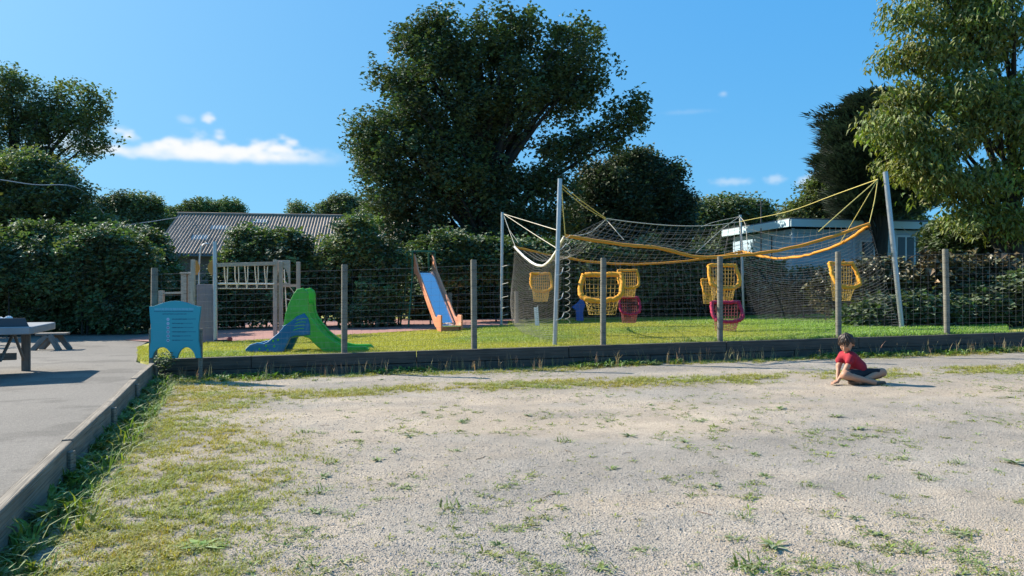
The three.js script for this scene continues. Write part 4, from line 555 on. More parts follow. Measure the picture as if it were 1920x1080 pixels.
{ // white marker board and small blue toy
  const p = onGround(1006, 613, lawnY), t = P(1005, 576, -p.z), o = thing('marker_board', 'small upright white board standing inside left side net', 'board', p);
  part('board', beam(V(p.x + 0.02, p.y, p.z), V(t.x, t.y, t.z - 0.03), 0.1, 0.02, 0.004, V(0, 0, 1)), M.white, o); part('peg', tube([V(p.x + 0.03, p.y - 0.05, p.z - 0.02), V(p.x + 0.03, t.y + 0.04, p.z - 0.035)], 0.007, 6), M.white, o);
  const q = P(1082, 590, 20); const b = thing('blue_toy', 'small blue plastic toy standing before the shaded back hedge', 'toy', V(q.x, lawnY(q.x), q.z));
  part('body', extrude([[0, 0], [0.16, 0], [0.14, 0.25], [0.2, 0.45], [0.12, 0.62], [0.03, 0.5], [-0.12, 0.38], [-0.02, 0.3]], 0.12, 0.02).translate(q.x, lawnY(q.x), q.z), std(lin(0.01, 0.09, 0.35), 0.5), b);
}
// ---------------------------------------------------------------- table tennis table, bench and things on it
{
  const l = V(0.935, 0, -0.354), w = V(-0.354, 0, -0.935), C = V(-5.68, 0, -8.72), gy = asphaltY(-6), top = 0.742, at = (a, b, y) => V(C.x + l.x * a + w.x * b, y, C.z + l.z * a + w.z * b);
  const o = thing('table_tennis_table', 'grey outdoor table tennis table on wooden legs at left edge', 'table', at(-0.6, 0.6, gy));
  const slab = std(0xffffff, 0.45, { map: tex(256, (i, j) => { const v = fbm(i / 50, j / 50, 5, 0, 401); return [0.20 + 0.14 * v, 0.20 + 0.14 * v, 0.205 + 0.14 * v]; }, 1) });
  const m = new THREE.Matrix4().makeBasis(l, w, V(0, 1, 0)); m.setPosition(C.x, top - 0.045, C.z);
  part('table_top', extrude([[-2.3, 0], [-0.12, 0], [-0.03, 0.03], [0, 0.1], [0, 1.25], [-0.05, 1.32], [-2.3, 1.32]], 0.09, 0.012).applyMatrix4(m), slab, o);
  const plate = new THREE.Matrix4().makeBasis(l, V(0, 1, 0).addScaledVector(w, 0.25).normalize(), w.clone().negate().addScaledVector(V(0, 1, 0), 0.25).normalize()); plate.setPosition(at(0, 0.09, top));
  part('net_plate', extrude([[-2.2, 0.002], [-0.04, 0.002], [-0.085, 0.098], [-2.2, 0.098]], 0.025, 0.005).applyMatrix4(plate), std(lin(0.06, 0.06, 0.065), 0.7), o);
  for (const [a, b, ww] of [[-0.43, 0.12, 0.1], [-0.28, 1.05, 0.1], [-2.0, 0.12, 0.1], [-1.9, 1.05, 0.1]]) { const p = at(a, b, 0), g = asphaltY(p.x); part('leg', beam(V(p.x, g, p.z), V(p.x, top - 0.092, p.z), ww, 0.05, 0.008, w), M.tableWood, o); }
  part('brace', beam(at(-0.36, 0.22, gy + 0.2), at(-0.3, 0.55, top - 0.1), 0.03, 0.03), M.tableWood, o); part('brace', beam(at(-0.29, 0.98, gy + 0.15), at(-0.31, 0.6, top - 0.1), 0.03, 0.03), M.tableWood, o);
  part('apron', beam(at(-2.1, 0.07, top - 0.14), at(-0.36, 0.07, top - 0.14), 0.03, 0.09), M.tableWood, o);
  part('crossbar', beam(at(-2.0, 0.9, gy + 0.2), at(-0.35, 0.9, gy + 0.2), 0.04, 0.09), M.tableWood, o);
  const cl = thing('crumpled_paper', 'crumpled white paper bag lying on the table tennis table', 'paper', at(-0.35, 0.45, top));
  { const g = new THREE.IcosahedronGeometry(0.5, 3), p = g.attributes.position; for (let i = 0; i < p.count; i++) { const x = p.getX(i), y = p.getY(i), z = p.getZ(i), k = 0.7 + 0.6 * fbm(x * 5 + 9, y * 6 + z * 5, 2); p.setXYZ(i, x * 0.17 * k, Math.max(-0.5, y) * 0.07 * k + 0.05 + 0.025 * Math.sin(x * 11), z * 0.14 * k); } g.computeBoundingBox(); g.translate(0, -g.boundingBox.min.y, 0); g.computeVertexNormals(); mesh('sheet', g, std(lin(0.7, 0.7, 0.68), 0.9), cl); }
  const pb = thing('pink_bag', 'pink soft bag standing on the table at left picture edge', 'bag', at(-0.95, 0.6, top));
  { const g = new THREE.SphereGeometry(0.12, 20, 14), p = g.attributes.position; for (let i = 0; i < p.count; i++) { const y = p.getY(i) / 0.12; const k = (y > 0 ? 1 - 0.55 * y : 1) * (0.92 + 0.16 * fbm(p.getX(i) * 30, y * 4, 2)); p.setXYZ(i, p.getX(i) * k, y * 0.13 + 0.12, p.getZ(i) * k); } g.computeBoundingBox(); g.translate(0, -g.boundingBox.min.y, 0); g.computeVertexNormals(); mesh('body', g, std(lin(0.36, 0.11, 0.12), 0.85), pb); }
  // bench behind the table
  const bb = onGround(108, 658, asphaltY), bn = thing('picnic_bench', 'low wooden bench on splayed legs behind the table tennis table', 'bench', bb), sy = P(100, 627, -bb.z).y, A = P(70, 628, -bb.z + 0.1), B = P(128, 624.5, -bb.z + 0.25);
  part('seat', beam(V(A.x, sy, A.z), V(B.x, sy, B.z), 0.3, 0.035, 0.008), M.tableWood, bn);
  for (const [x, z] of [[-0.03, 0.1], [-0.03, -0.14]]) { const s = V(bb.x - 0.16, sy - 0.018, bb.z - 0.14 + z), f = V(bb.x + (z > 0 ? 0.03 : 0.08), bb.y, bb.z - 0.1 + z); part('leg', beam(s, f, 0.05, 0.09, 0.006, V(1, 0, 0)), M.tableWood, bn); const s2 = s.clone().add(V(-0.05, 0, 0)), f2 = V(bb.x - 0.45, bb.y - 0.005, bb.z - 0.1 + z); part('leg', beam(s2, f2, 0.05, 0.09, 0.006, V(1, 0, 0)), M.tableWood, bn); }
}
// ---------------------------------------------------------------- barn
{
  const E = V(-19.16, 3.13, -40), u = V(0.988, 0, -0.156), bk = V(-0.156, 0, -0.988), run = 5.06, rise = 2.55, W = 0.177 * 6, cols = 15, len = Math.hypot(run, rise), sl = bk.clone().multiplyScalar(run / len).add(V(0, rise / len, 0)), nrm = u.clone().cross(sl).normalize(); if (nrm.y < 0) nrm.negate();
  const o = thing('barn', 'long grey barn with corrugated roof behind the play area', 'barn', V(E.x, 0, E.z)), at = (a, s, n = 0) => E.clone().addScaledVector(u, a).addScaledVector(sl, s).addScaledVector(nrm, n);
  const roofMap = tex(256, (i, j) => { const v = fbm(i / 20, j / 60, 4, 0, 501), k = smooth(0.55, 0.75, fbm(i / 14, j / 14, 4, 0, 503)); return [0.255 + 0.16 * v - 0.09 * k, 0.185 + 0.12 * v - 0.065 * k, 0.135 + 0.09 * v - 0.05 * k]; }, 0.7);
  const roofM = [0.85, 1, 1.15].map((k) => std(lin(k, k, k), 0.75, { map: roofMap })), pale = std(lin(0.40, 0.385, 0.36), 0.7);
  const sheetGeo = (width, length) => { const n = Math.round(width / 0.177 * 8), pos = [], uv = [], idx = []; for (let i = 0; i <= n; i++) for (let j = 0; j < 2; j++) { const x = i / n * width; pos.push(x, 0.042 * Math.cos(i / 8 * 2 * Math.PI), j * length); uv.push(x, j * length); } for (let i = 0; i < n; i++) idx.push(i * 2, i * 2 + 1, i * 2 + 2, i * 2 + 2, i * 2 + 1, i * 2 + 3); const g = new THREE.BufferGeometry(); g.setAttribute('position', new THREE.Float32BufferAttribute(pos, 3)); g.setAttribute('uv', new THREE.Float32BufferAttribute(uv, 2)); g.setIndex(idx); g.computeVertexNormals(); return g; };
  const rows = 3, rl = (len + 0.3) / rows, sg = sheetGeo(W, rl + 0.12), B = new THREE.Matrix4().makeBasis(u, nrm, sl), r = mulberry(55);
  for (let j = 0; j < rows; j++) for (let i = 0; i < cols; i++) { const p = mesh('roof_sheet', sg, roofM[Math.floor(r() * 3)], o), pp = at(-0.3 + i * W, -0.25 + j * rl, 0.012 * (j % 2) * 0 + 0.015 * (rows - j) + 0.004 * r()); p.matrix.copy(B); p.matrix.setPosition(pp.sub(o.position)); p.matrix.decompose(p.position, p.quaternion, p.scale); }
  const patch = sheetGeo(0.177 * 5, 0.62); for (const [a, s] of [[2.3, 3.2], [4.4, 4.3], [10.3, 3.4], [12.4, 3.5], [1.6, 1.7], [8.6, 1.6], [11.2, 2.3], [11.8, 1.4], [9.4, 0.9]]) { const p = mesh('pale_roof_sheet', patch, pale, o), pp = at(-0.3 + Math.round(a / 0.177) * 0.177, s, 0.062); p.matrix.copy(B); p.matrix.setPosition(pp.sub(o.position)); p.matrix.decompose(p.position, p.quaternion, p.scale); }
  part('ridge_cap', tube([at(-0.4, len + 0.02, 0.05), at(cols * W - 0.2, len + 0.02, 0.05)], 0.09, 8), roofM[0], o);
  part('gutter', tube([at(-0.3, -0.3, -0.05), at(cols * W - 0.3, -0.3, -0.05)], 0.07, 8), std(0x555a5e, 0.6), o);
  const back = []; for (const [a, s] of [[-0.3, len], [cols * W - 0.3, len]]) back.push(at(a, s)); part('roof_rear', new THREE.BufferGeometry().setFromPoints([back[0], back[1], back[1].clone().addScaledVector(bk, run).add(V(0, -rise, 0)), back[0], back[1].clone().addScaledVector(bk, run).add(V(0, -rise, 0)), back[0].clone().addScaledVector(bk, run).add(V(0, -rise, 0))]), roofM[1], o); o.children.at(-1).geometry.computeVertexNormals();
  const stone = std(0xffffff, 0.95, { map: tex(256, (i, j) => { const v = fbm(i / 16, j / 12, 4, 0, 511); return [0.10 + 0.1 * v, 0.095 + 0.09 * v, 0.095 + 0.085 * v]; }, 0.6) });
  const wl = (a, b, z0) => { const p = E.clone().addScaledVector(u, a).addScaledVector(bk, z0), q = E.clone().addScaledVector(u, b).addScaledVector(bk, z0); p.y = q.y = 1.5; return beam(p, q, 0.3, 3.1, 0.01); };
  part('front_wall', wl(0, cols * W - 0.6, 0.45), stone, o);
  const gb = extrude([[0, 0], [2 * run - 0.4, 0], [2 * run - 0.4, 2.9], [run, 2.95 + rise], [0, 2.95]], 0.3, 0); const gm = new THREE.Matrix4().makeBasis(bk, V(0, 1, 0), u.clone().negate()).setPosition(E.clone().addScaledVector(u, 0.16).addScaledVector(bk, 0.2).setY(0)); part('gable_wall', gb.applyMatrix4(gm), stone, o);
}
// ---------------------------------------------------------------- blue clad cabin
{
  const C = V(9.1, 0, -24), ph = 0.17, u = V(Math.cos(ph), 0, -Math.sin(ph)), v = V(-Math.sin(ph), 0, -Math.cos(ph)), at = (a, b, y) => V(C.x + u.x * a + v.x * b, y, C.z + u.z * a + v.z * b);
  const o = thing('cabin', 'flat roofed cabin with pale blue boards and white windows behind hedge', 'cabin', C.clone()), drop = 0.02;
  const board = [0.92, 1, 1.08].map((k) => std(lin(0.36 * k, 0.49 * k, 0.58 * k), 0.7)), trim = std(lin(0.36, 0.47, 0.55), 0.6), fasc = std(lin(0.46, 0.60, 0.64), 0.6), glass = std(lin(0.02, 0.025, 0.03), 0.06), whiteF = std(lin(0.55, 0.6, 0.64), 0.5), r = mulberry(66);
  part('core', (() => { const p = at(0.12, 0.12, 1.7), q = at(7.9, 0.12, 1.7); const g = extrude([[0, 0], [7.8, 0], [7.8, 4.2], [0, 4.2]], 2.8, 0), m = new THREE.Matrix4().makeBasis(u, v, V(0, 1, 0)); m.setPosition(p.x, 1.7, p.z); return g.applyMatrix4(m); })(), std(lin(0.2, 0.25, 0.3), 0.8), o);
  for (let k = 0; k < 18; k++) { const y = 0.42 + k * 0.155; part('board', beam(at(0.1, 0.09, y), at(7.9, 0.09, y), 0.03, 0.148, 0.006, V(0, 1, 0.09)), board[Math.floor(r() * 3)], o); part('board', beam(at(0.09, 0.1, y), at(0.09, 4.3, y), 0.03, 0.148, 0.006), board[Math.floor(r() * 3)], o); }
  for (const a of [0.06, 2.25, 3.75]) part('trim', beam(at(a, 0.055, 0.35), at(a, 0.055, 3.15), 0.05, 0.09, 0.006, u), trim, o);
  part('roof', (() => { const g = box(8.7, 0.08, 4.85, 0.01), m = new THREE.Matrix4().makeBasis(u, V(0, 1, 0), v.clone().negate()); m.setPosition(at(4.16, 2.26, 3.42)); return g.applyMatrix4(m); })(), std(lin(0.12, 0.13, 0.14), 0.9), o);
  part('fascia', beam(at(-0.16, -0.18, 3.3), at(8.5, -0.18, 3.3 - drop * 2), 0.04, 0.24, 0.006), fasc, o); part('fascia', beam(at(-0.18, -0.14, 3.3), at(-0.18, 4.7, 3.3), 0.04, 0.24, 0.006), fasc, o);
  function win(px0, px1, py0, py1, cols) {
    const a0 = (px0 - 1485) / F * 25.2, w = (px1 - px0) / F * 25, y1 = 1.2 + (540 - py0) / F * 24.8, y0 = 1.2 + (540 - py1) / F * 24.8, f = 0.07;
    const fr = part('window', beam(at(a0, 0.06, (y0 + y1) / 2), at(a0 + w, 0.06, (y0 + y1) / 2), 0.06, y1 - y0, 0.006), whiteF, o);
    for (let k = 0; k < cols; k++) { const b0 = a0 + f + k * (w - f) / cols, b1 = a0 + (k + 1) * (w - f) / cols; part('pane', beam(at(b0, 0.029, (y0 + y1) / 2), at(b1, 0.029, (y0 + y1) / 2), 0.02, y1 - y0 - 2 * f, 0.002), glass, fr); }
  }
  win(1620, 1678, 451, 520, 2); win(1693, 1752, 441, 520, 3);
  const lamp = part('wall_lamp', box(0.1, 0.12, 0.1).translate(at(2.95, 0.0, 2.75).x, 2.75, at(2.95, 0, 2.75).z), std(0x15181c, 0.5), o);
}
// ---------------------------------------------------------------- small far things
{
  const cb = (name, label, pts) => { const o = thing(name, label, 'cable', pts[0].clone()); part('line', tube(spline(pts, 20), 0.014, 5), std(lin(0.35, 0.36, 0.38), 0.6), o); return o; };
  cb('overhead_cable', 'overhead cable running down to left corner of the barn', [P(-80, 478, 22), P(190, 430, 30), P(312, 411, 40), P(352, 404, 44.5)]);
  cb('overhead_cable', 'overhead cable crossing leaves of the tall left tree', [P(-60, 330, 21), P(0, 337, 21.5), P(60, 346, 22), P(140, 350, 24), P(210, 420, 30)]);
  const mast = (name, label, cat, a, b, r) => { const o = thing(name, label, cat, b.clone()); part('shaft', tube([b, a], r, 6), std(lin(0.05, 0.05, 0.055), 0.7), o); return o; };
  const m1 = mast('antenna', 'thin antenna above dark round tree beside blue cabin', 'antenna', P(1427, 376, 44), V(P(1427, 600, 44).x, 0, -44), 0.03); part('crossbar', tube([P(1420, 385, 44), P(1434, 383, 44)], 0.02, 5), std(lin(0.05, 0.05, 0.055), 0.7), m1);
  mast('dark_post', 'thin dark post before sunlit end wall of the cabin', 'post', P(1427, 428, 22), V(P(1427, 600, 22).x, lawnY(7.4), -22), 0.022); mast('dark_post', 'thin dark post just right of another before the cabin', 'post', P(1447, 443, 21.5), V(P(1447, 600, 21.5).x, lawnY(7.6), -21.5), 0.022);
  const hm = thing('hammock_cloth', 'small turquoise cloth slung at the right end of the cabin', 'cloth', P(1740, 450, 19.5)), g = new THREE.PlaneGeometry(0.55, 0.22, 10, 4), p = g.attributes.position; for (let i = 0; i < p.count; i++) { const x = p.getX(i); p.setXYZ(i, x, 0.2 * x + 0.05 * p.getY(i) - 0.5 * (0.075 - x * x) * 0.8, p.getY(i)); } g.computeVertexNormals(); mesh('cloth', g, std(lin(0.05, 0.42, 0.38), 0.8), hm); for (const s of [-1, 1]) mesh('cord', tube([V(s * 0.27, s * 0.055, 0), V(s * 0.7, 0.35, 0)], 0.008, 5), M.rope, hm);
}
// ---------------------------------------------------------------- weed tufts in the gravel
{
  const A = [blades(26, 0.07, 0.05, 0.0035, 601, 1.2), leafyWeed(16, 0.07, 0.009, 602, 0.7), merge2(blades(16, 0.05, 0.06, 0.003, 603, 1.4), leafyWeed(10, 0.05, 0.008, 604, 0.5))], r = mulberry(99);
  function merge2(a, b) { return mergeGeometries([a, b]); }
  const protos = A.map((g) => { const m = new THREE.Mesh(g, weedMat); m.castShadow = m.receiveShadow = true; return m; });
  const list = [[569, 811], [607, 813], [667, 812], [621, 870], [709, 863], [740, 846], [531, 889], [605, 895], [867, 794], [938, 790], [857, 847], [794, 775], [661, 773], [990, 780], [529, 911], [594, 923], [707, 936], [759, 915], [653, 966], [590, 960], [844, 953], [943, 993], [935, 1024], [577, 1061], [1413, 854], [1606, 804], [1633, 817], [1698, 827], [1691, 861], [1793, 870], [1901, 867], [1722, 889], [1638, 896], [1435, 895], [1423, 775], [1462, 767], [1565, 781], [1340, 910], [1145, 880], [1285, 830], [1375, 1010], [1390, 970], [1450, 1022], [1520, 912], [1635, 998], [1607, 972], [1635, 1070], [1715, 1030], [1800, 1050], [1510, 1052], [1300, 1060], [1200, 1030], [1125, 1065], [1030, 1065], [1415, 1065], [1740, 900], [1890, 745], [1800, 1000], [430, 840], [1095, 1030], [1140, 790], [1220, 760], [1060, 830], [1180, 820], [1310, 790], [770, 820], [1688, 718], [1660, 724], [715, 712], [590, 712]];
  list.forEach(([px, py], i) => {
    const kind = Math.floor(r() * 3), o = protos[kind].clone(), p = onGround(px, py, gravelY), s = 0.5 + 0.6 * r() * r() + 0.25 * r(); o.name = numbered('weed_tuft'); o.position.set(p.x, p.y + bump(p.x, p.z) - 0.004, p.z); o.rotation.y = r() * 6.28; o.scale.set(s * 1.35, s * 0.7, s * 1.35); scene.add(o);
    tag(o, `small ${['grassy tuft with thin upright blades', 'leafy weed with a few broad leaves', 'spreading weed of blades and leaves'][kind]} in the ${py > 960 ? 'nearest' : py > 850 ? 'middle' : 'farther'} gravel, ${px < 800 ? 'left' : px < 1250 ? 'centre' : px < 1600 ? 'right of centre' : 'right'}`, 'weed', 'weed tufts dotted over the gravel');
  });
  const big = new THREE.Mesh(leafyWeed(70, 0.1, 0.012, 640, 0.35), leafMat(lin(0.15, 0.27, 0.03))); big.name = numbered('weed_tuft'); const p = onGround(377, 1027, gravelY); big.position.set(p.x, p.y + bump(p.x, p.z), p.z); big.scale.set(1.5, 0.6, 0.8); big.castShadow = big.receiveShadow = true; scene.add(big); tag(big, 'largest bright green flat weed clump near bottom left of gravel', 'weed', 'weed tufts dotted over the gravel');
  const bush = thing('kerb_end_plant', 'dark bushy weed in front of blue board at the kerb end', 'plant', V(-4.7, gravelY(-4.7), -10.0)), g = leafCluster(160, 0.13, 0.06, 0.017, 650); mesh('foliage', g, L.ivy, bush).position.set(0, 0.3, 0); mesh('stem', tube([V(0, 0, 0), V(0.02, 0.3, 0)], 0.008, 5), M.bark, bush);
}
// ---------------------------------------------------------------- seated child
{
  function surface(f, lo, hi, cell) {                                   // naive surface nets
    const n = [0, 1, 2].map((k) => Math.ceil((hi[k] - lo[k]) / cell) + 1), at = (i, j, k) => (k * n[1] + j) * n[0] + i, val = new Float32Array(n[0] * n[1] * n[2]);
    for (let k = 0; k < n[2]; k++) for (let j = 0; j < n[1]; j++) for (let i = 0; i < n[0]; i++) val[at(i, j, k)] = f(lo[0] + i * cell, lo[1] + j * cell, lo[2] + k * cell);
    const id = new Int32Array(val.length).fill(-1), pos = [], idx = [];
    for (let k = 0; k < n[2] - 1; k++) for (let j = 0; j < n[1] - 1; j++) for (let i = 0; i < n[0] - 1; i++) {
      let c = 0, x = 0, y = 0, z = 0;
      for (let e = 0; e < 12; e++) { const ax = e >> 2, b = e & 1, d = (e >> 1) & 1, p = [0, 0, 0]; p[(ax + 1) % 3] = b; p[(ax + 2) % 3] = d; const q = [...p]; q[ax] = 1; const v0 = val[at(i + p[0], j + p[1], k + p[2])], v1 = val[at(i + q[0], j + q[1], k + q[2])]; if ((v0 < 0) === (v1 < 0)) continue; const t = v0 / (v0 - v1); c++; x += lerp(p[0], q[0], t); y += lerp(p[1], q[1], t); z += lerp(p[2], q[2], t); }
      if (c) { id[at(i, j, k)] = pos.length / 3; pos.push(lo[0] + (i + x / c) * cell, lo[1] + (j + y / c) * cell, lo[2] + (k + z / c) * cell); }
    }
    for (let k = 1; k < n[2] - 1; k++) for (let j = 1; j < n[1] - 1; j++) for (let i = 1; i < n[0] - 1; i++) {
      const v = val[at(i, j, k)] < 0;
      for (let ax = 0; ax < 3; ax++) { const s = [0, 0, 0]; s[ax] = 1; if (v === (val[at(i + s[0], j + s[1], k + s[2])] < 0)) continue; const a = [0, 0, 0], b = [0, 0, 0]; a[(ax + 1) % 3] = 1; b[(ax + 2) % 3] = 1; const q = [at(i, j, k), at(i - a[0], j - a[1], k - a[2]), at(i - a[0] - b[0], j - a[1] - b[1], k - a[2] - b[2]), at(i - b[0], j - b[1], k - b[2])].map((w) => id[w]); if (q.some((w) => w < 0)) continue; v ? idx.push(q[0], q[1], q[2], q[0], q[2], q[3]) : idx.push(q[0], q[2], q[1], q[0], q[3], q[2]); }
    }
    const g = new THREE.BufferGeometry(); g.setAttribute('position', new THREE.Float32BufferAttribute(pos, 3)); g.setIndex(idx); g.computeVertexNormals(); return g;
  }
  const cap = (a, b, ra, rb) => (x, y, z) => { const dx = b[0] - a[0], dy = b[1] - a[1], dz = b[2] - a[2], t = clamp(((x - a[0]) * dx + (y - a[1]) * dy + (z - a[2]) * dz) / (dx * dx + dy * dy + dz * dz + 1e-9)); return Math.hypot(x - a[0] - dx * t, y - a[1] - dy * t, z - a[2] - dz * t) - lerp(ra, rb, t); };
  const smin = (a, b, k) => { const h = clamp(0.5 + 0.5 * (b - a) / k); return lerp(b, a, h) - k * h * (1 - h); };
  const join = (list, k) => (x, y, z) => { let d = 9; for (const f of list) d = smin(d, f(x, y, z), k); return d; };
  const J = { pel: [0.06, 0.095, 0], waist: [0.055, 0.19, 0.005], chest: [-0.04, 0.305, 0.005], neck: [-0.078, 0.375, 0.012], head: [-0.095, 0.475, 0.03], shN: [-0.055, 0.325, 0.08], elN: [-0.135, 0.205, 0.135], haN: [-0.25, 0.045, 0.15], shF: [-0.095, 0.32, -0.055], elF: [-0.165, 0.205, -0.02], haF: [-0.215, 0.05, 0.06], hipL: [0.03, 0.095, 0.06], knL: [-0.178, 0.118, 0.185], anL: [0.125, 0.04, 0.225], hipR: [0.085, 0.095, 0.03], knR: [0.275, 0.142, 0.13], anR: [0.02, 0.05, 0.17] };
  const torso = [cap(J.pel, J.waist, 0.085, 0.078), cap([0.055, 0.19, 0.03], [-0.04, 0.3, 0.035], 0.07, 0.068), cap([0.055, 0.19, -0.03], [-0.05, 0.3, -0.035], 0.07, 0.066), cap(J.shN, J.shF, 0.042, 0.042)];
  const arms = [cap(J.shN, J.elN, 0.036, 0.027), cap(J.elN, J.haN, 0.027, 0.018), cap(J.shF, J.elF, 0.036, 0.027), cap(J.elF, J.haF, 0.027, 0.018)];
  const legs = [cap(J.hipL, J.knL, 0.068, 0.048), cap(J.knL, J.anL, 0.045, 0.028), cap(J.hipR, J.knR, 0.068, 0.048), cap(J.knR, J.anR, 0.045, 0.028)];
  const feet = [cap(J.anL, [0.155, 0.03, 0.22], 0.03, 0.027), cap([0.15, 0.032, 0.22], [0.262, 0.03, 0.19], 0.028, 0.021), cap(J.anR, [-0.02, 0.035, 0.175], 0.03, 0.026), cap([-0.02, 0.035, 0.175], [-0.1, 0.03, 0.13], 0.028, 0.02)];
  const neck = cap(J.neck, [-0.09, 0.43, 0.025], 0.034, 0.033), body = join([...torso, ...arms, ...legs, ...feet, neck], 0.022);
  // head faces left, down and towards the camera
  const fw = V(-0.62, -0.42, 0.66).normalize(), rt = fw.clone().cross(V(0, 1, 0)).normalize(), up = rt.clone().cross(fw), H = J.head, hp = (a, b, c) => [H[0] + rt.x * a + up.x * b + fw.x * c, H[1] + rt.y * a + up.y * b + fw.y * c, H[2] + rt.z * a + up.z * b + fw.z * c];
  const loc = (x, y, z) => { const d = V(x - H[0], y - H[1], z - H[2]); return [d.dot(rt), d.dot(up), d.dot(fw)]; };
  const skull = (x, y, z) => { const [a, b, c] = loc(x, y, z); const t = clamp((b + 0.1) / 0.2), w = lerp(0.052, 0.078, smooth(0, 0.65, t)); return (Math.hypot(a / w, (b - 0.0) / 0.108, (c + 0.004) / 0.092) - 1) * 0.075; };
  const face = join([skull, cap(hp(0, -0.004, 0.082), hp(0, -0.03, 0.097), 0.008, 0.011), cap(hp(-0.03, -0.02, 0.06), hp(-0.03, -0.045, 0.052), 0.022, 0.02), cap(hp(0.03, -0.02, 0.06), hp(0.03, -0.045, 0.052), 0.022, 0.02), cap(hp(0, -0.085, 0.056), hp(0, -0.088, 0.052), 0.02, 0.02), cap(hp(-0.018, -0.058, 0.076), hp(0.018, -0.058, 0.076), 0.008, 0.008), cap(hp(-0.076, 0.01, -0.005), hp(-0.08, -0.025, -0.002), 0.013, 0.009), cap(hp(0.076, 0.01, -0.005), hp(0.08, -0.025, -0.002), 0.013, 0.009)], 0.012);
  const headNeck = (x, y, z) => smin(face(x, y, z), neck(x, y, z), 0.02);
  function hand(w, dir, side) {                                         // palm, four fingers and a thumb
    const d = V(...dir).normalize(), s = V(...side).normalize(), n = d.clone().cross(s), p = (a, b, c) => [w[0] + d.x * a + s.x * b + n.x * c, w[1] + d.y * a + s.y * b + n.y * c, w[2] + d.z * a + s.z * b + n.z * c];
    const l = [cap(p(-0.01, 0, 0), p(0.03, 0.012, 0), 0.016, 0.011), cap(p(0, 0, 0), p(0.03, -0.012, 0), 0.016, 0.011), cap(p(0.03, -0.014, 0), p(0.03, 0.016, 0), 0.0115, 0.0115)];
    [[-0.019, 0.9], [-0.007, 1.05], [0.006, 1], [0.018, 0.8]].forEach(([b, k]) => { l.push(cap(p(0.034, b, 0), p(0.034 + 0.022 * k, b * 1.15, 0.004), 0.0072, 0.0066), cap(p(0.034 + 0.022 * k, b * 1.15, 0.004), p(0.034 + 0.04 * k, b * 1.2, -0.006), 0.0066, 0.0055)); });
    l.push(cap(p(0.006, -0.014, 0), p(0.024, -0.03, -0.004), 0.0085, 0.0072), cap(p(0.024, -0.03, -0.004), p(0.042, -0.033, -0.01), 0.0072, 0.006)); return join(l, 0.006);
  }
  const hn = hand([-0.258, 0.034, 0.152], [-1, -0.28, 0.15], [0.1, 0.1, 1]), hf = hand([-0.222, 0.036, 0.068], [-1, -0.3, 0.3], [0.25, 0.1, -1]);
  const base = onGround(1600, 718, gravelY); base.y += bump(base.x, base.z) + 0.002;
  const o = thing('person', 'child in red t-shirt and dark shorts sitting cross-legged on gravel', 'person', base);
  const bodyG = surface((x, y, z) => { const d = body(x, y, z), hd = Math.hypot(x - H[0], y - H[1], z - H[2]); return d; }, [-0.34, -0.03, -0.16], [0.36, 0.46, 0.3], 0.009), headG = surface(headNeck, [H[0] - 0.14, H[1] - 0.15, H[2] - 0.14], [H[0] + 0.14, H[1] + 0.14, H[2] + 0.14], 0.0045), h1 = surface(hn, [-0.37, -0.02, 0.09], [-0.21, 0.08, 0.21], 0.003), h2 = surface(hf, [-0.34, -0.02, 0.0], [-0.18, 0.08, 0.14], 0.003);
  const skinG = mergeGeometries([bodyG, headG, h1, h2]), sp = skinG.attributes.position, sc = [];
  for (let i = 0; i < sp.count; i++) {
    const x = sp.getX(i), y = sp.getY(i), z = sp.getZ(i), [a, b, c] = loc(x, y, z); let col = [0.40, 0.205, 0.125]; const n = 0.92 + 0.16 * fbm(x * 40, y * 40 + z * 31, 3); col = col.map((v) => v * n);
    if (c > 0.04) { const e = Math.min(Math.hypot((a - 0.03) / 0.016, (b - 0.002) / 0.006), Math.hypot((a + 0.03) / 0.016, (b - 0.002) / 0.006)); if (e < 1) col = [0.035, 0.025, 0.02]; const br = Math.min(Math.hypot((a - 0.032) / 0.02, (b - 0.02) / 0.005), Math.hypot((a + 0.032) / 0.02, (b - 0.02) / 0.005)); if (br < 1) col = [0.06, 0.035, 0.02]; if (Math.hypot(a / 0.022, (b + 0.058) / 0.006) < 1) col = [0.38, 0.12, 0.10]; }
    sc.push(...col);
  }
  skinG.setAttribute('color', new THREE.Float32BufferAttribute(sc, 3));
  mesh('body', skinG, new THREE.MeshPhysicalMaterial({ vertexColors: true, roughness: 0.6 }), o);
  // clothes and hair follow the body
  const fold = (x, y, z) => 0.005 * (fbm(x * 22 + y * 9, z * 22 - y * 16, 3) - 0.5), shirtCore = join([...torso, cap(J.shN, [-0.10, 0.268, 0.112], 0.037, 0.036), cap(J.shF, [-0.142, 0.265, -0.045], 0.037, 0.036)], 0.022);
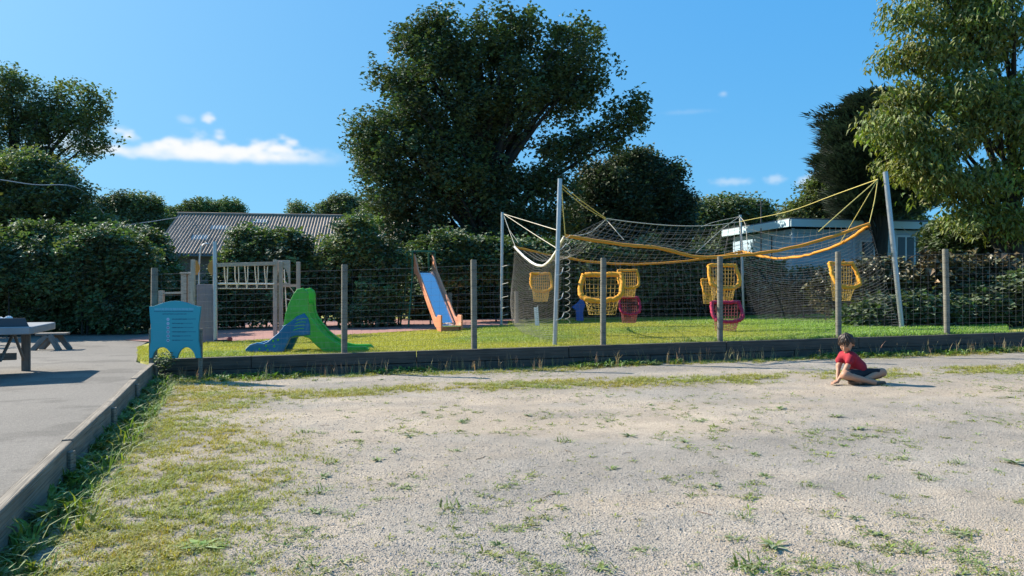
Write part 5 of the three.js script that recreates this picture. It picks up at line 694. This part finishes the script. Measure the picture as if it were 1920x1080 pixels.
  const shirt = surface((x, y, z) => { const d = shirtCore(x, y, z) - 0.011 + fold(x, y, z) * 1.6; const hem = 0.125 - y - 0.02 * Math.sin(x * 20), nk = (y - 0.385) + 0.0 * x; const cutN = Math.max(0, 0) ; return Math.max(d, hem, nk); }, [-0.26, 0.1, -0.17], [0.2, 0.42, 0.22], 0.008);
  mesh('t_shirt', shirt, std(0xffffff, 0.85, { map: tex(128, (i, j) => { const v = 0.9 + 0.2 * fbm(i / 3, j / 3, 3, 0, 701); return [0.30 * v, 0.008 * v, 0.022 * v]; }) }), o);
  const shortCore = join([cap(J.pel, [0.055, 0.16, 0], 0.092, 0.088), cap(J.hipL, [-0.125, 0.113, 0.152], 0.074, 0.062), cap(J.hipR, [0.235, 0.132, 0.112], 0.074, 0.058)], 0.03);
  mesh('shorts', surface((x, y, z) => Math.max(shortCore(x, y, z) - 0.006 + fold(x, y, z), 0.004 - y, y - 0.185), [-0.24, -0.02, -0.13], [0.34, 0.22, 0.26], 0.008), std(lin(0.012, 0.012, 0.016), 0.85), o);
  const shoe = join(feet.map((f) => (x, y, z) => f(x, y, z) - 0.005), 0.012); mesh('sandals', surface((x, y, z) => Math.max(shoe(x, y, z), y - 0.05, (x > 0.1 ? 0.15 - x : x + 0.02)), [-0.15, -0.02, 0.08], [0.31, 0.08, 0.28], 0.006), std(lin(0.12, 0.075, 0.05), 0.8), o);
  const hair = surface((x, y, z) => { const [a, b, c] = loc(x, y, z), ang = Math.atan2(a, c); const strand = 0.003 * Math.sin(ang * 34 + b * 60) + 0.022 * (fbm(ang * 5, b * 24, 3) - 0.5); const d = (Math.hypot(a / 0.088, (b - 0.012) / 0.112, (c + 0.008) / 0.101) - 1) * 0.085 + strand; const fringe = 0.014 * Math.sin(ang * 13 + 2 * Math.sin(ang * 4)) + lerp(-0.052, 0.022, smooth(-0.045, 0.052, c)) + 0.01 * Math.sin(ang * 5 + 1); return Math.max(d, fringe - b); }, [H[0] - 0.15, H[1] - 0.14, H[2] - 0.15], [H[0] + 0.15, H[1] + 0.16, H[2] + 0.15], 0.0048);
  mesh('hair', hair, std(lin(0.035, 0.019, 0.011), 0.5), o);
}
renderer.render(scene, camera);
